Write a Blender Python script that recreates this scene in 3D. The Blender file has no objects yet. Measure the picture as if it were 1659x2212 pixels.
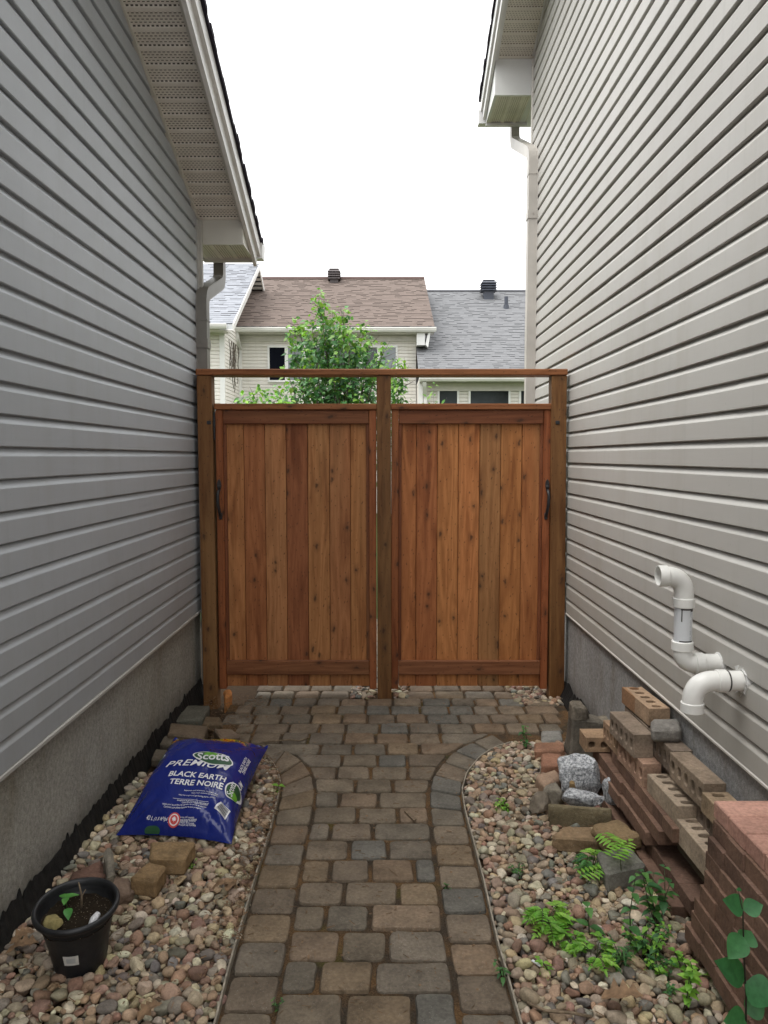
import bpy, bmesh, math, random
import numpy as np
from mathutils import Vector, Matrix, noise as mnoise
rad = math.radians
R = random.Random(7)
scene = bpy.context.scene
COL = scene.collection

# ------------------------------------------------------------------ camera
EYE = 1.48
F_PX = 1650.0                       # focal length for a 1659 x 2212 picture
PITCH = math.atan(119 / 1650)
YAW = rad(0.052)
cam_d = bpy.data.cameras.new('camera')
cam = bpy.data.objects.new('camera', cam_d); COL.objects.link(cam)
cam.location = (0, 0, EYE)
cam.rotation_euler = (rad(90) - PITCH, 0, YAW)
cam_d.sensor_fit = 'VERTICAL'; cam_d.sensor_height = 24.0
cam_d.lens = 24.0 * F_PX / 2212
cam_d.clip_start = 0.05; cam_d.clip_end = 2000
scene.camera = cam

# ------------------------------------------------------------------ sky, sun, exposure
SUN_EL, SUN_AZ = rad(62), rad(250)      # azimuth clockwise from +Y
w = bpy.data.worlds.new('World'); scene.world = w; w.use_nodes = True
wt = w.node_tree; wt.nodes.clear()
wo = wt.nodes.new('ShaderNodeOutputWorld'); wb = wt.nodes.new('ShaderNodeBackground')
sk = wt.nodes.new('ShaderNodeTexSky'); sk.sky_type = 'NISHITA'; sk.sun_disc = False
sk.sun_elevation = SUN_EL; sk.sun_rotation = SUN_AZ; sk.dust_density = 4.0; sk.air_density = 1.0
hs = wt.nodes.new('ShaderNodeHueSaturation'); hs.inputs['Saturation'].default_value = 0.12
mx = wt.nodes.new('ShaderNodeMix'); mx.data_type = 'RGBA'; mx.inputs[0].default_value = 0.72   # the cloud deck
mx.inputs[7].default_value = (10.9, 10.9, 10.9, 1)
wt.links.new(sk.outputs[0], hs.inputs['Color']); wt.links.new(hs.outputs[0], mx.inputs[6])
# overcast sky: the zenith about two and a half times as bright as the horizon
tc = wt.nodes.new('ShaderNodeTexCoord'); sx = wt.nodes.new('ShaderNodeSeparateXYZ'); mr = wt.nodes.new('ShaderNodeMapRange')
mr.inputs[1].default_value = 0; mr.inputs[2].default_value = 1; mr.inputs[3].default_value = .56; mr.inputs[4].default_value = 1.45
wt.links.new(tc.outputs['Generated'], sx.inputs[0]); wt.links.new(sx.outputs[2], mr.inputs[0])
vm = wt.nodes.new('ShaderNodeVectorMath'); vm.operation = 'SCALE'; wt.links.new(mx.outputs[2], vm.inputs[0]); wt.links.new(mr.outputs[0], vm.inputs['Scale'])
wt.links.new(vm.outputs[0], wb.inputs['Color']); wb.inputs['Strength'].default_value = 0.13
wt.links.new(wb.outputs[0], wo.inputs['Surface'])
sun_d = bpy.data.lights.new('sun', 'SUN'); sun_d.energy = 0.9; sun_d.angle = rad(35); sun_d.color = (1, .96, .9)
sun = bpy.data.objects.new('sun', sun_d); COL.objects.link(sun)
sd = Vector((math.sin(SUN_AZ) * math.cos(SUN_EL), math.cos(SUN_AZ) * math.cos(SUN_EL), math.sin(SUN_EL)))
sun.rotation_euler = sd.to_track_quat('Z', 'Y').to_euler(); sun.location = sd * 30
vs = scene.view_settings; vs.view_transform = 'Standard'; vs.look = 'None'; vs.exposure = 1.0; vs.gamma = 1

# ------------------------------------------------------------------ survey helpers: picture point -> place
_c, _s = math.cos(PITCH), math.sin(PITCH)
FW = np.array([-math.sin(YAW) * _c, math.cos(YAW) * _c, -_s])
RT = np.array([math.cos(YAW), math.sin(YAW), 0]); UP = np.cross(RT, FW)
OO = np.array([0, 0, EYE])
def ray(x, y): return FW * F_PX + RT * (x - 829.5) - UP * (y - 1106)
def onz(x, y, z=0.0):
    r = ray(x, y); return OO + r * ((z - EYE) / r[2])
def onx(x, y, X):
    r = ray(x, y); return OO + r * (X / r[0])
def ony(x, y, Y):
    r = ray(x, y); return OO + r * (Y / r[1])
def proj(P):
    d = np.asarray(P, float) - OO; z = d @ FW
    return 829.5 + F_PX * (d @ RT) / z, 1106 - F_PX * (d @ UP) / z
def c5(x, y): return ((1600 + x / 1.843) / 1.507, (2200 + y / 1.843) / 1.507)
def c6(x, y): return ((1600 + x / 1.843) / 1.507, (2700 + y / 1.843) / 1.507)
def cl(x, y): return ((x / 2.074) / 1.507, (2650 + y / 2.074) / 1.507)
def cb(x, y): return ((300 + x / 2.37) / 1.507, (2200 + y / 2.37) / 1.507)
def lin(r, g, b):
    return tuple(((v / 255) / 12.92 if v / 255 <= .04045 else ((v / 255 + .055) / 1.055) ** 2.4) for v in (r, g, b))

# ------------------------------------------------------------------ node helpers
class G:
    def __init__(s, name, rough=.6, spec=.4):
        s.m = bpy.data.materials.new(name); s.m.use_nodes = True; s.t = s.m.node_tree
        s.b = s.t.nodes['Principled BSDF']; s.out = s.t.nodes['Material Output']
        s.b.inputs['Roughness'].default_value = rough; s.b.inputs['Specular IOR Level'].default_value = spec
    def put(s, sock, v):
        if isinstance(v, bpy.types.NodeSocket): s.t.links.new(v, sock)
        elif v is not None:
            if hasattr(sock.default_value, '__len__') and not hasattr(v, '__len__'): v = (v,) * len(sock.default_value)
            if hasattr(v, '__len__') and len(v) == 3 and len(sock.default_value) == 4: v = (*v, 1)
            sock.default_value = v
    def n(s, typ, ins=(), out=0, **props):
        nd = s.t.nodes.new('ShaderNode' + typ)
        for k, v in props.items(): setattr(nd, k, v)
        for k, v in (ins.items() if isinstance(ins, dict) else enumerate(ins)): s.put(nd.inputs[k], v)
        return nd.outputs[out]
    def obj(s): return s.n('TexCoord', out=3)
    def geo(s): return s.n('NewGeometry', out=0)
    def uv(s): return s.n('TexCoord', out=2)
    def attr(s, name='col', out=0): return s.n('Attribute', out=out, attribute_name=name)
    def mp(s, v, scale=(1, 1, 1), loc=(0, 0, 0), rot=(0, 0, 0)): return s.n('Mapping', {0: v, 1: loc, 2: rot, 3: scale})
    def noise(s, v, scale, detail=3, rough=.55, dist=0, out=0):
        return s.n('TexNoise', {'Vector': v, 'Scale': scale, 'Detail': detail, 'Roughness': rough, 'Distortion': dist}, out=out)
    def vor(s, v, scale, out=0, feature='F1', rnd=1.0):
        return s.n('TexVoronoi', {'Vector': v, 'Scale': scale, 'Randomness': rnd}, out=out, feature=feature)
    def math(s, op, *a, clamp=False): return s.n('Math', a, operation=op, use_clamp=clamp)
    def ramp(s, f, stops, interp='LINEAR'):
        nd = s.t.nodes.new('ShaderNodeValToRGB'); cr = nd.color_ramp; cr.interpolation = interp
        while len(cr.elements) < len(stops): cr.elements.new(.5)
        for e, (p, c) in zip(cr.elements, stops):
            e.position = p; e.color = (c, c, c, 1) if not hasattr(c, '__len__') else ((*c, 1) if len(c) == 3 else c)
        s.put(nd.inputs[0], f); return nd.outputs[0]
    def mix(s, f, a, b, mode='MIX'):
        nd = s.t.nodes.new('ShaderNodeMix'); nd.data_type = 'RGBA'; nd.blend_type = mode
        s.put(nd.inputs[0], f); s.put(nd.inputs[6], a); s.put(nd.inputs[7], b); return nd.outputs[2]
    def col(s, v): s.put(s.b.inputs['Base Color'], v); return s
    def rough(s, v): s.put(s.b.inputs['Roughness'], v); return s
    def bump(s, h, strength=.4, dist=.01):
        s.put(s.b.inputs['Normal'], s.n('Bump', {'Strength': strength, 'Distance': dist, 'Height': h})); return s
    def var(s, base, v, scale, lo, hi, detail=4):   # base multiplied by a noise between lo and hi
        f = s.n('MapRange', {0: s.noise(v, scale, detail), 1: .3, 2: .7, 3: lo, 4: hi})
        return s.mix(1.0, base, s.n('CombineColor', (f, f, f)), 'MULTIPLY')

def siding_mat(name, base, along):
    g = G(name, .45, .35); o = g.geo()
    sc = (2, 60, 260) if along == 'x' else (260, 2, 60)
    sc = {'x': (3, 200, 120), 'y': (200, 3, 120)}[along]
    grain = g.noise(g.mp(o, sc), 1, 4, .6)
    c = g.var(base, g.mp(o, (.6, .6, .5)), 1.0, .93, 1.06)
    st = g.noise(g.mp(o, (3, 3, .35) if along == 'y' else (3, 3, .3)), 2.2, 5, .65)
    c = g.mix(g.n('MapRange', {0: st, 1: .5, 2: .85, 3: 0, 4: .3}), c, tuple(v * f for v, f in zip(base, (.72, .66, .55))))
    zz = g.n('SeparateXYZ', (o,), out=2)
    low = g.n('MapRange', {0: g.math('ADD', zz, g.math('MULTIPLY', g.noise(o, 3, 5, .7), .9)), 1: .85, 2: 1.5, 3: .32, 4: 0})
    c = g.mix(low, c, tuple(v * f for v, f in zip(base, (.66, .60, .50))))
    run = g.noise(g.mp(o, (9, 9, .25)), 3, 4, .6)
    c = g.mix(g.n('MapRange', {0: run, 1: .56, 2: .72, 3: 0, 4: .16}), c, tuple(v * .6 for v in base))
    spots = g.math('LESS_THAN', g.vor(o, 22), .06)
    c = g.mix(g.math('MULTIPLY', spots, .25), c, tuple(v * .5 for v in base))
    g.col(c).bump(grain, .12, .002)
    g.rough(g.n('MapRange', {0: g.noise(o, 8, 3), 3: .4, 4: .58})); return g.m

def wood_mat(name, axis):
    """stained cedar; base tint per board in 'col', a per-board shift in 'off'"""
    g = G(name, .55, .25)
    o = g.obj(); off = g.attr('off', 2)
    sh = g.n('CombineXYZ', (g.math('MULTIPLY', off, 7.3), g.math('MULTIPLY', off, 3.1), g.math('MULTIPLY', off, 11.7)))
    p = g.n('VectorMath', (o, sh), operation='ADD')
    sx = {'z': (1, 1, .09), 'x': (.07, 1, 1)}[axis]
    big = g.noise(g.mp(p, tuple(v * 7 for v in sx)), 1, 2, .5, .6)           # growth-ring field
    rings = g.math('SINE', g.math('MULTIPLY', big, 60))
    rings = g.n('MapRange', {0: rings, 1: -1, 2: 1, 3: 0, 4: 1})
    fine = g.noise(g.mp(p, tuple(v * 130 for v in sx)), 1, 4, .7)
    streak = g.noise(g.mp(p, tuple(v * 22 for v in sx)), 1, 3, .6)
    c = g.mix(1, g.attr('col'), (1.46, 1.42, 1.28), 'MULTIPLY')
    c = g.mix(g.math('MULTIPLY', rings, .42), c, g.mix(1, c, (.50, .42, .36), 'MULTIPLY'))
    c = g.mix(g.n('MapRange', {0: fine, 1: .35, 2: .75, 3: 0, 4: .5}), c, g.mix(1, c, (.55, .47, .4), 'MULTIPLY'))
    c = g.mix(g.n('MapRange', {0: streak, 1: .50, 2: .68, 3: 0, 4: .6}), c, g.mix(1, c, (.46, .34, .26), 'MULTIPLY'))
    c = g.mix(g.n('MapRange', {0: g.noise(g.mp(p, tuple(v * 5 for v in sx)), 1, 2), 1: .5, 2: .75, 3: 0, 4: .35}), c, (.30, .175, .075))
    q = g.n('SeparateXYZ', (p,)).node.outputs
    kx, kz = {'z': (9.5, 5.2), 'x': (5.2, 9.5)}[axis]
    wob = g.math('MULTIPLY', g.math('SUBTRACT', g.noise(p, 30, 2), .5), .22)
    kp = g.n('CombineXYZ', (g.math('ADD', g.math('MULTIPLY', q[0], kx), wob), g.math('ADD', g.math('MULTIPLY', q[2], kz), wob), 0))
    kv = g.n('TexVoronoi', {'Vector': kp, 'Scale': 1}, voronoi_dimensions='2D').node
    kd = kv.outputs[0]; pick = g.math('GREATER_THAN', g.n('SeparateColor', (kv.outputs[1],)), .56)
    knot = g.math('MULTIPLY', g.ramp(kd, [(0, 1), (.05, .9), (.075, .5), (.11, .30), (.26, 0)]), pick)
    c = g.mix(g.math('MULTIPLY', knot, .85), c, (.045, .022, .012))
    kd2 = g.n('TexVoronoi', {'Vector': g.n('VectorMath', (kp, (2.6, 2.6, 1)), operation='MULTIPLY'), 'Scale': 1}, voronoi_dimensions='2D')
    c = g.mix(g.math('MULTIPLY', g.ramp(kd2, [(0, 1), (.05, .9), (.075, 0)]), .7), c, (.05, .025, .014))
    g.col(c)
    g.rough(g.n('MapRange', {0: fine, 3: .45, 4: .7}))
    g.bump(g.math('ADD', g.math('MULTIPLY', fine, .6), g.math('MULTIPLY', rings, .25)), .25, .003)
    return g.m

def stone_mat(name, lo=.75, hi=1.2, speck=.0, rough=.8, bump=.5, spread=1.0, dark=(.35, .35, .35), scale=1.0):
    g = G(name, rough, .25); o = g.geo(); c = g.attr('col')
    c = g.var(c, o, 9 * scale, lo, hi, 5)
    c = g.var(c, o, 90 * scale, .8, 1.2, 3)
    blot = g.noise(o, 16 * scale, 5, .65)
    c = g.mix(g.n('MapRange', {0: blot, 1: .55, 2: .75, 3: 0, 4: .55 * spread}), c, g.mix(1, c, dark, 'MULTIPLY'))
    if speck:
        sp = g.math('LESS_THAN', g.vor(o, 240 * scale), .2)
        sel = g.math('GREATER_THAN', g.noise(o, 60, 2), .56)
        c = g.mix(g.math('MULTIPLY', g.math('MULTIPLY', sp, sel), speck), c, (.42, .40, .36))
    g.col(c)
    h = g.math('ADD', g.noise(o, 45 * scale, 6, .7), g.math('MULTIPLY', g.noise(o, 220 * scale, 3, .6), .5))
    g.bump(h, bump, .006); return g.m

M = {}
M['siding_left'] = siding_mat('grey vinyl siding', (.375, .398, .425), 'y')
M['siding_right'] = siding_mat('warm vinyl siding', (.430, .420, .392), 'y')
M['siding_far'] = siding_mat('cream vinyl siding', (.74, .71, .66), 'x')
M['wood_z'] = wood_mat('stained wood upright', 'z')
M['wood_x'] = wood_mat('stained wood level', 'x')
M['paver'] = stone_mat('tumbled concrete paver', .72, 1.22, .55, .85, .8)
M['brick'] = stone_mat('clay brick', .75, 1.2, .15, .85, .7, .8, (.30, .27, .24))
M['rock'] = stone_mat('rough rock', .6, 1.25, .2, .85, 1.0, 1, (.3, .3, .3))
g = G('granite', .75, .3); o = g.geo()
c = g.ramp(g.noise(o, 75, 6, .8), [(.36, (.06, .062, .068)), (.46, (.22, .23, .24)), (.55, (.46, .47, .48)), (.66, (.72, .73, .73))])
c = g.mix(g.n('MapRange', {0: g.noise(o, 7, 3), 1: .55, 2: .7, 3: 0, 4: .7}), c, (.10, .105, .11)); g.col(c).bump(g.noise(o, 30, 6, .7), .9, .01); M['granite'] = g.m
def plain(name, c, rough=.5, spec=.4, lo=.9, hi=1.08, scale=12, bump=0, metal=0):
    g = G(name, rough, spec); o = g.geo(); g.col(g.var(c, o, scale, lo, hi))
    if bump: g.bump(g.noise(o, scale * 6, 4), bump, .004)
    g.b.inputs['Metallic'].default_value = metal; return g.m
M['trim_left'] = plain('weathered beige aluminium', (.44, .43, .40), .45, .4, .85, 1.08, 5)
M['pipe_left'] = plain('taupe painted aluminium', (.20, .187, .168), .4, .45, .82, 1.1, 6)
M['trim_right'] = plain('light beige aluminium', (.58, .555, .51), .45, .4, .9, 1.06, 5)
M['pipe_right'] = plain('beige painted aluminium', (.47, .445, .405), .4, .45, .85, 1.08, 6)
M['fascia'] = plain('white aluminium', (.74, .74, .73), .4, .4, .9, 1.05, 4)
M['box_left'] = plain('putty aluminium', (.60, .585, .53), .45, .4, .92, 1.06, 4)
M['box_right'] = plain('white grey aluminium', (.66, .67, .65), .45, .4, .92, 1.06, 4)
M['dark'] = plain('dark shingle edge', (.022, .018, .028), .8, .2, .7, 1.3, 30, .5)
M['gutter_far'] = plain('pale gutter', (.70, .69, .66), .4, .4, .88, 1.05, 2)
M['metal_dark'] = plain('black painted metal', (.018, .018, .02), .45, .5)
M['vent_dark'] = plain('slate roof vent metal', (.045, .052, .07), .45, .5, .8, 1.2, 8)
M['vent_brown'] = plain('brown roof vent metal', (.075, .062, .062), .5, .4, .8, 1.2, 8)
M['pvc'] = plain('white pvc', (.72, .715, .68), .32, .45, .86, 1.04, 9)
M['pvc_grey'] = plain('pale grey pvc', (.60, .615, .63), .35, .45, .92, 1.04, 9)
M['caulk'] = plain('white caulk', (.66, .66, .64), .5, .3, .8, 1.1, 40, .6)
M['mark'] = plain('grey print', (.30, .32, .34), .5, .3)
M['dirty'] = plain('dark glue smear', (.06, .055, .05), .6, .3)
M['edging'] = plain('weathered edging strip', (.30, .265, .21), .6, .3, .6, 1.3, 40, .4)
M['twig'] = plain('dry twig', (.20, .15, .10), .8, .2, .6, 1.3, 60, .4)
M['dry_leaf'] = plain('dry brown leaf', (.20, .125, .07), .7, .25, .6, 1.4, 60, .4)
M['pot'] = plain('black plastic', (.013, .0135, .015), .42, .4, .6, 1.6, 14, .15)
M['sticker'] = plain('white sticker', (.55, .54, .5), .5, .3, .8, 1.1, 30)
M['ink'] = plain('black ink', (.03, .03, .03), .6, .2)
M['foil'] = plain('white plastic piece', (.75, .75, .76), .3, .5, .8, 1.1, 60, .4)
M['bark'] = plain('grey bark', (.12, .10, .08), .85, .2, .6, 1.3, 40, .6)
M['fly'] = plain('window frame white vinyl', (.74, .74, .72), .4, .4, .95, 1.03, 4)
M['curtain'] = plain('pale curtain', (.5, .5, .5), .8, .2)
g = G('window glass', .04, .6); g.col(g.var((.03, .035, .04), g.geo(), .8, .5, 1.8)); M['glass'] = g.m
g = G('glass with painted reflection', .06, .6); g.col(g.var((.20, .22, .235), g.geo(), .8, .7, 1.2)); M['glass_reflect'] = g.m  # pale reflection put into the base colour of these panes
g = G('dark room', .9, 0); g.col(g.var((.008, .009, .014), g.geo(), .8, .7, 1.2)); M['room'] = g.m  # black sheet standing in for the unlit room behind the open sash
def concrete_mat(name, a, b, stain):
    g = G(name, .9, .2); o = g.geo()
    c = g.mix(g.n('MapRange', {0: g.noise(o, 2.2, 5, .6), 1: .35, 2: .65}), a, b)
    c = g.mix(g.n('MapRange', {0: g.noise(g.mp(o, (4, 4, 1)), 2.0, 5, .65), 1: .5, 2: .75, 3: 0, 4: .6}), c, stain)
    c = g.var(c, o, 60, .78, 1.2); c = g.var(c, o, 260, .82, 1.18, 2)
    pit = g.ramp(g.vor(o, 60), [(0, 0), (.10, .2), (.16, 1)])
    c = g.mix(g.n('MapRange', {0: pit, 1: 0, 2: 1, 3: .45, 4: 0}), c, (.05, .045, .04))
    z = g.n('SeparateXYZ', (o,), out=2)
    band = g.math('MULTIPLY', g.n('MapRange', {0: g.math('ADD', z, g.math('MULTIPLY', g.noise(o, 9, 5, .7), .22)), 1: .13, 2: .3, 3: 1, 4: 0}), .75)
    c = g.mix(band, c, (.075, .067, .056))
    g.col(c).bump(g.math('ADD', g.math('MULTIPLY', pit, .5), g.noise(o, 90, 6, .75)), .8, .006); return g.m
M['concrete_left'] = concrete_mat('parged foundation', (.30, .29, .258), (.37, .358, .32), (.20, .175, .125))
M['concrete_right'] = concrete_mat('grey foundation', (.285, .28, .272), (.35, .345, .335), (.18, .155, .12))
M['membrane'] = plain('black dimple membrane', (.010, .0095, .009), .7, .25, .5, 1.8, 30, .8)
g = G('dirt', .95, .1); o = g.geo()
g.col(g.mix(g.noise(o, 30, 6, .7), (.045, .03, .02), (.13, .085, .05))).bump(g.noise(o, 80, 6, .8), 1, .02); M['dirt'] = g.m
g = G('joint sand', .95, .1); o = g.geo()
c = g.mix(g.n('MapRange', {0: g.noise(o, 6, 4, .6), 1: .42, 2: .62}), (.075, .058, .042), (.17, .10, .048))
c = g.mix(g.n('MapRange', {0: g.noise(o, 3.1, 4, .6), 1: .6, 2: .7, 3: 0, 4: .6}), c, (.09, .10, .02))
g.col(g.var(c, o, 200, .5, 1.5, 3)).bump(g.noise(o, 150, 6, .8), 1, .01); M['sand'] = g.m
g = G('lawn', .9, .1); o = g.geo(); g.col(g.mix(g.noise(o, 4, 6, .7), (.04, .07, .018), (.09, .12, .04))).bump(g.noise(o, 60, 5, .8), 1, .03); M['lawn'] = g.m
g = G('potting soil', .95, .15); o = g.geo()
c = g.mix(g.noise(o, 120, 5, .75), (.012, .008, .006), (.07, .05, .03)); c = g.mix(g.math('LESS_THAN', g.vor(o, 130), .18), c, (.30, .24, .17)); g.col(c).bump(g.noise(o, 120, 5, .8), 1, .02); M['soil'] = g.m
g = G('river stone', .55, .35); o = g.geo(); c = g.attr('col')
c = g.var(c, o, 40, .72, 1.25, 5); c = g.var(c, o, 200, .85, 1.15, 2)
c = g.mix(1, c, (1.30, 1.30, 1.27), 'MULTIPLY'); c = g.mix(g.n('MapRange', {0: g.noise(o, 28, 4, .7), 1: .58, 2: .72, 3: 0, 4: .5}), c, (.12, .085, .055)); g.rough(.75); g.col(c).bump(g.noise(o, 120, 5, .7), .45, .004); M['pebble'] = g.m
def leaf_mat(name, c1):
    g = G(name, .45, .35); c = g.attr('col')
    c = g.var(c, g.geo(), 60, .8, 1.2, 3); g.col(c)
    tr = g.n('BsdfTranslucent', {0: g.mix(1, c, (1.5, 1.6, .7), 'MULTIPLY')})
    ms = g.n('MixShader', {0: .3, 1: g.b.outputs[0], 2: tr}); g.t.links.new(ms, g.out.inputs[0]); return g.m
M['leaf'] = leaf_mat('leaf', None)
# vinyl soffit panels: UV in metres (u across the overhang, v along it)
def soffit_mat(name, base, hole, rot=False):
    g = G(name, .5, .3); uv = g.n('SeparateXYZ', (g.uv(),)); nd = uv.node; u, v = nd.outputs[0], nd.outputs[1]
    pv = g.math('FRACT', g.math('DIVIDE', v, .1)); ln = g.math('FRACT', g.math('DIVIDE', g.math('SUBTRACT', g.math('MULTIPLY', pv, .1), .0235), .0152))
    row = g.math('FLOOR', g.math('DIVIDE', g.math('SUBTRACT', g.math('MULTIPLY', pv, .1), .0235), .0152))
    du = g.math('FRACT', g.math('ADD', g.math('DIVIDE', u, .021), g.math('MULTIPLY', row, .37)))
    k = g.math('MULTIPLY', g.math('LESS_THAN', ln, .30), g.math('LESS_THAN', du, .58))
    k = g.math('MULTIPLY', k, g.math('GREATER_THAN', pv, .235))
    c = g.var(base, g.geo(), 6, .88, 1.1); c = g.mix(k, c, hole); g.col(c)
    g.bump(g.math('SUBTRACT', 1, k), .3, .002); return g.m
M['soffit_left'] = soffit_mat('beige perforated soffit', (.74, .71, .65), (.07, .06, .05))
M['soffit_right'] = soffit_mat('cream perforated soffit', (.68, .655, .58), (.20, .17, .13))
M['shingle'] = None
g = G('asphalt shingle', .9, .15); c = g.attr('col'); c = g.var(c, g.geo(), 5, .93, 1.06); c = g.var(c, g.geo(), 60, .9, 1.1, 2); g.col(c).bump(g.noise(g.geo(), 120, 3), .4, .01); M['shingle'] = g.m
# plastic sack
g = G('blue plastic film', .22, .42); uv = g.uv(); nd = g.n('SeparateXYZ', (uv,)).node; u, v = nd.outputs[0], nd.outputs[1]
pic = g.ramp(g.noise(g.mp(uv, (9, 9, 1)), 1, 3, .6), [(.32, (.02, .05, .012)), (.44, (.30, .05, .01)), (.5, (.55, .30, .01)), (.56, (.05, .11, .02)), (.66, (.35, .20, .08)), (.75, (.02, .02, .02))])
edge = g.math('ADD', v, g.math('MULTIPLY', g.noise(g.mp(uv, (6, 6, 1)), 1, 3), .12))
um = g.math('MULTIPLY', g.n('MapRange', {0: u, 1: .80, 2: .88, 3: 1, 4: 0}), g.n('MapRange', {0: edge, 1: .875, 2: .91, 3: 0, 4: 1}))
um = g.math('MULTIPLY', um, g.math('GREATER_THAN', g.attr('off', 2), .5))
c = g.mix(um, (.009, .019, .165), pic); c = g.var(c, g.geo(), 5, .8, 1.1); g.col(c)
g.bump(g.noise(g.mp(g.geo(), (1, .5, 1)), 26, 3, .5, .6), .22, .02); g.rough(g.n('MapRange', {0: g.noise(g.geo(), 12, 3), 3: .10, 4: .22})); M['sack'] = g.m
M['print_white'] = plain('white print', (.70, .70, .72), .3, .4, .95, 1.02)
M['print_green'] = plain('green print', (.018, .075, .03), .3, .4, .9, 1.1)
M['print_lime'] = plain('lime print', (.12, .33, .03), .3, .4, .9, 1.1)
M['print_red'] = plain('red print', (.52, .055, .05), .3, .4, .95, 1.05)

# ------------------------------------------------------------------ mesh helpers
class MB:
    def __init__(s): s.v = []; s.f = []; s.c = []; s.o = []; s.uv = None
    def add(s, vs, fs, c=(.5, .5, .5), off=0.0):
        b = len(s.v); s.v.extend(tuple(p) for p in vs)
        for f in fs: s.f.append(tuple(b + i for i in f)); s.c.append(c); s.o.append(off)
        return s
    def box(s, a, b, c=(.5, .5, .5), off=0.0, bev=0.0, seg=1):
        if bev > 0:
            vs, fs = bevbox([(x, y, z) for z in (a[2], b[2]) for x, y in ((a[0], a[1]), (b[0], a[1]), (b[0], b[1]), (a[0], b[1]))], bev, seg)
            return s.add(vs, fs, c, off)
        x0, y0, z0 = a; x1, y1, z1 = b
        return s.add([(x0, y0, z0), (x1, y0, z0), (x1, y1, z0), (x0, y1, z0), (x0, y0, z1), (x1, y0, z1), (x1, y1, z1), (x0, y1, z1)],
                     [(0, 3, 2, 1), (4, 5, 6, 7), (0, 1, 5, 4), (1, 2, 6, 5), (2, 3, 7, 6), (3, 0, 4, 7)], c, off)
    def hexa(s, p, c=(.5, .5, .5), off=0.0):
        return s.add(p, [(0, 3, 2, 1), (4, 5, 6, 7), (0, 1, 5, 4), (1, 2, 6, 5), (2, 3, 7, 6), (3, 0, 4, 7)], c, off)
    def tube(s, path, r, n=8, c=(.5, .5, .5), cap=True, sec=None):
        """sweep a circle (or section sec: list of (a,b)) along a path; r may be a list"""
        path = [Vector(p) for p in path]; m = len(path)
        rr = r if hasattr(r, '__len__') else [r] * m
        sec = sec or [(math.cos(2 * math.pi * i / n), math.sin(2 * math.pi * i / n)) for i in range(n)]
        n = len(sec); vs = []; t0 = (path[1] - path[0]).normalized()
        ref = Vector((0, 0, 1)) if abs(t0.z) < .9 else Vector((0, 1, 0))
        side = t0.cross(ref).normalized()
        for i, p in enumerate(path):
            t = (path[min(i + 1, m - 1)] - path[max(i - 1, 0)]).normalized()
            side = (side - t * side.dot(t)).normalized(); up = side.cross(t)
            for a, b in sec: vs.append(p + side * (a * rr[i]) + up * (b * rr[i]))
        fs = [(i * n + k, i * n + (k + 1) % n, (i + 1) * n + (k + 1) % n, (i + 1) * n + k) for i in range(m - 1) for k in range(n)]
        if cap: fs += [tuple(range(n))[::-1], tuple((m - 1) * n + k for k in range(n))]
        return s.add(vs, fs, c)
    def lathe(s, prof, n=40, c=(.5, .5, .5), cap=False):
        vs = [(r * math.cos(2 * math.pi * k / n), r * math.sin(2 * math.pi * k / n), z) for r, z in prof for k in range(n)]
        fs = [(i * n + k, i * n + (k + 1) % n, (i + 1) * n + (k + 1) % n, (i + 1) * n + k) for i in range(len(prof) - 1) for k in range(n)]
        if cap: fs.append(tuple(range(n))[::-1])
        return s.add(vs, fs, c)
    def build(s, name, mat, parent=None, origin=None, smooth=False, props=None):
        me = bpy.data.meshes.new(name)
        if parent is not None and origin is None: origin = parent.get('_o', (0, 0, 0))
        o0 = Vector(origin) if origin is not None else Vector((0, 0, 0))
        me.from_pydata([tuple(Vector(p) - o0) for p in s.v], [], s.f); me.materials.append(M[mat] if isinstance(mat, str) else mat)
        ca = me.attributes.new('col', 'FLOAT_COLOR', 'FACE'); ca.data.foreach_set('color', np.array([(*c[:3], 1) for c in s.c], dtype=np.float32).ravel())
        oa = me.attributes.new('off', 'FLOAT', 'FACE'); oa.data.foreach_set('value', np.array(s.o, dtype=np.float32))
        if s.uv is not None:
            ul = me.uv_layers.new(name='UVMap')
            ul.data.foreach_set('uv', np.array([s.uv[l.vertex_index] for l in me.loops], dtype=np.float32).ravel())
        if smooth is not False:
            me.shade_smooth()
            if smooth is not True: me.set_sharp_from_angle(angle=rad(smooth))
        me.update()
        ob = bpy.data.objects.new(name, me); COL.objects.link(ob)
        if parent is not None: ob.parent = parent; ob['_o'] = tuple(o0)
        else: ob.location = o0
        return ob

def bevbox(p8, bev, seg=1, jit=0.0, rnd=None, sub=0, rough=0.0, seed=0):
    """a bevelled hexahedron; optional subdivision and noise for broken stone"""
    bm = bmesh.new(); v = [bm.verts.new(p) for p in p8]
    for f in ((0, 3, 2, 1), (4, 5, 6, 7), (0, 1, 5, 4), (1, 2, 6, 5), (2, 3, 7, 6), (3, 0, 4, 7)): bm.faces.new([v[i] for i in f])
    if bev: bmesh.ops.bevel(bm, geom=bm.edges[:], offset=bev, segments=seg, affect='EDGES', profile=.6)
    if sub:
        for _ in range(sub): bmesh.ops.subdivide_edges(bm, edges=bm.edges[:], cuts=1, use_grid_fill=True)
        bm.normal_update()
        for x in bm.verts:
            q = Vector(x.co) * 1.0
            d = mnoise.fractal(q * 14 + Vector((seed * 3.1, seed, -seed)), 1, 2, 4) + .5 * mnoise.noise(q * 60 + Vector((seed, 0, 0)))
            x.co += x.normal * d * rough
    bm.verts.index_update()
    vs = [tuple(x.co) for x in bm.verts]; fs = [tuple(x.index for x in f.verts) for f in bm.faces]; bm.free(); return vs, fs

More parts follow.
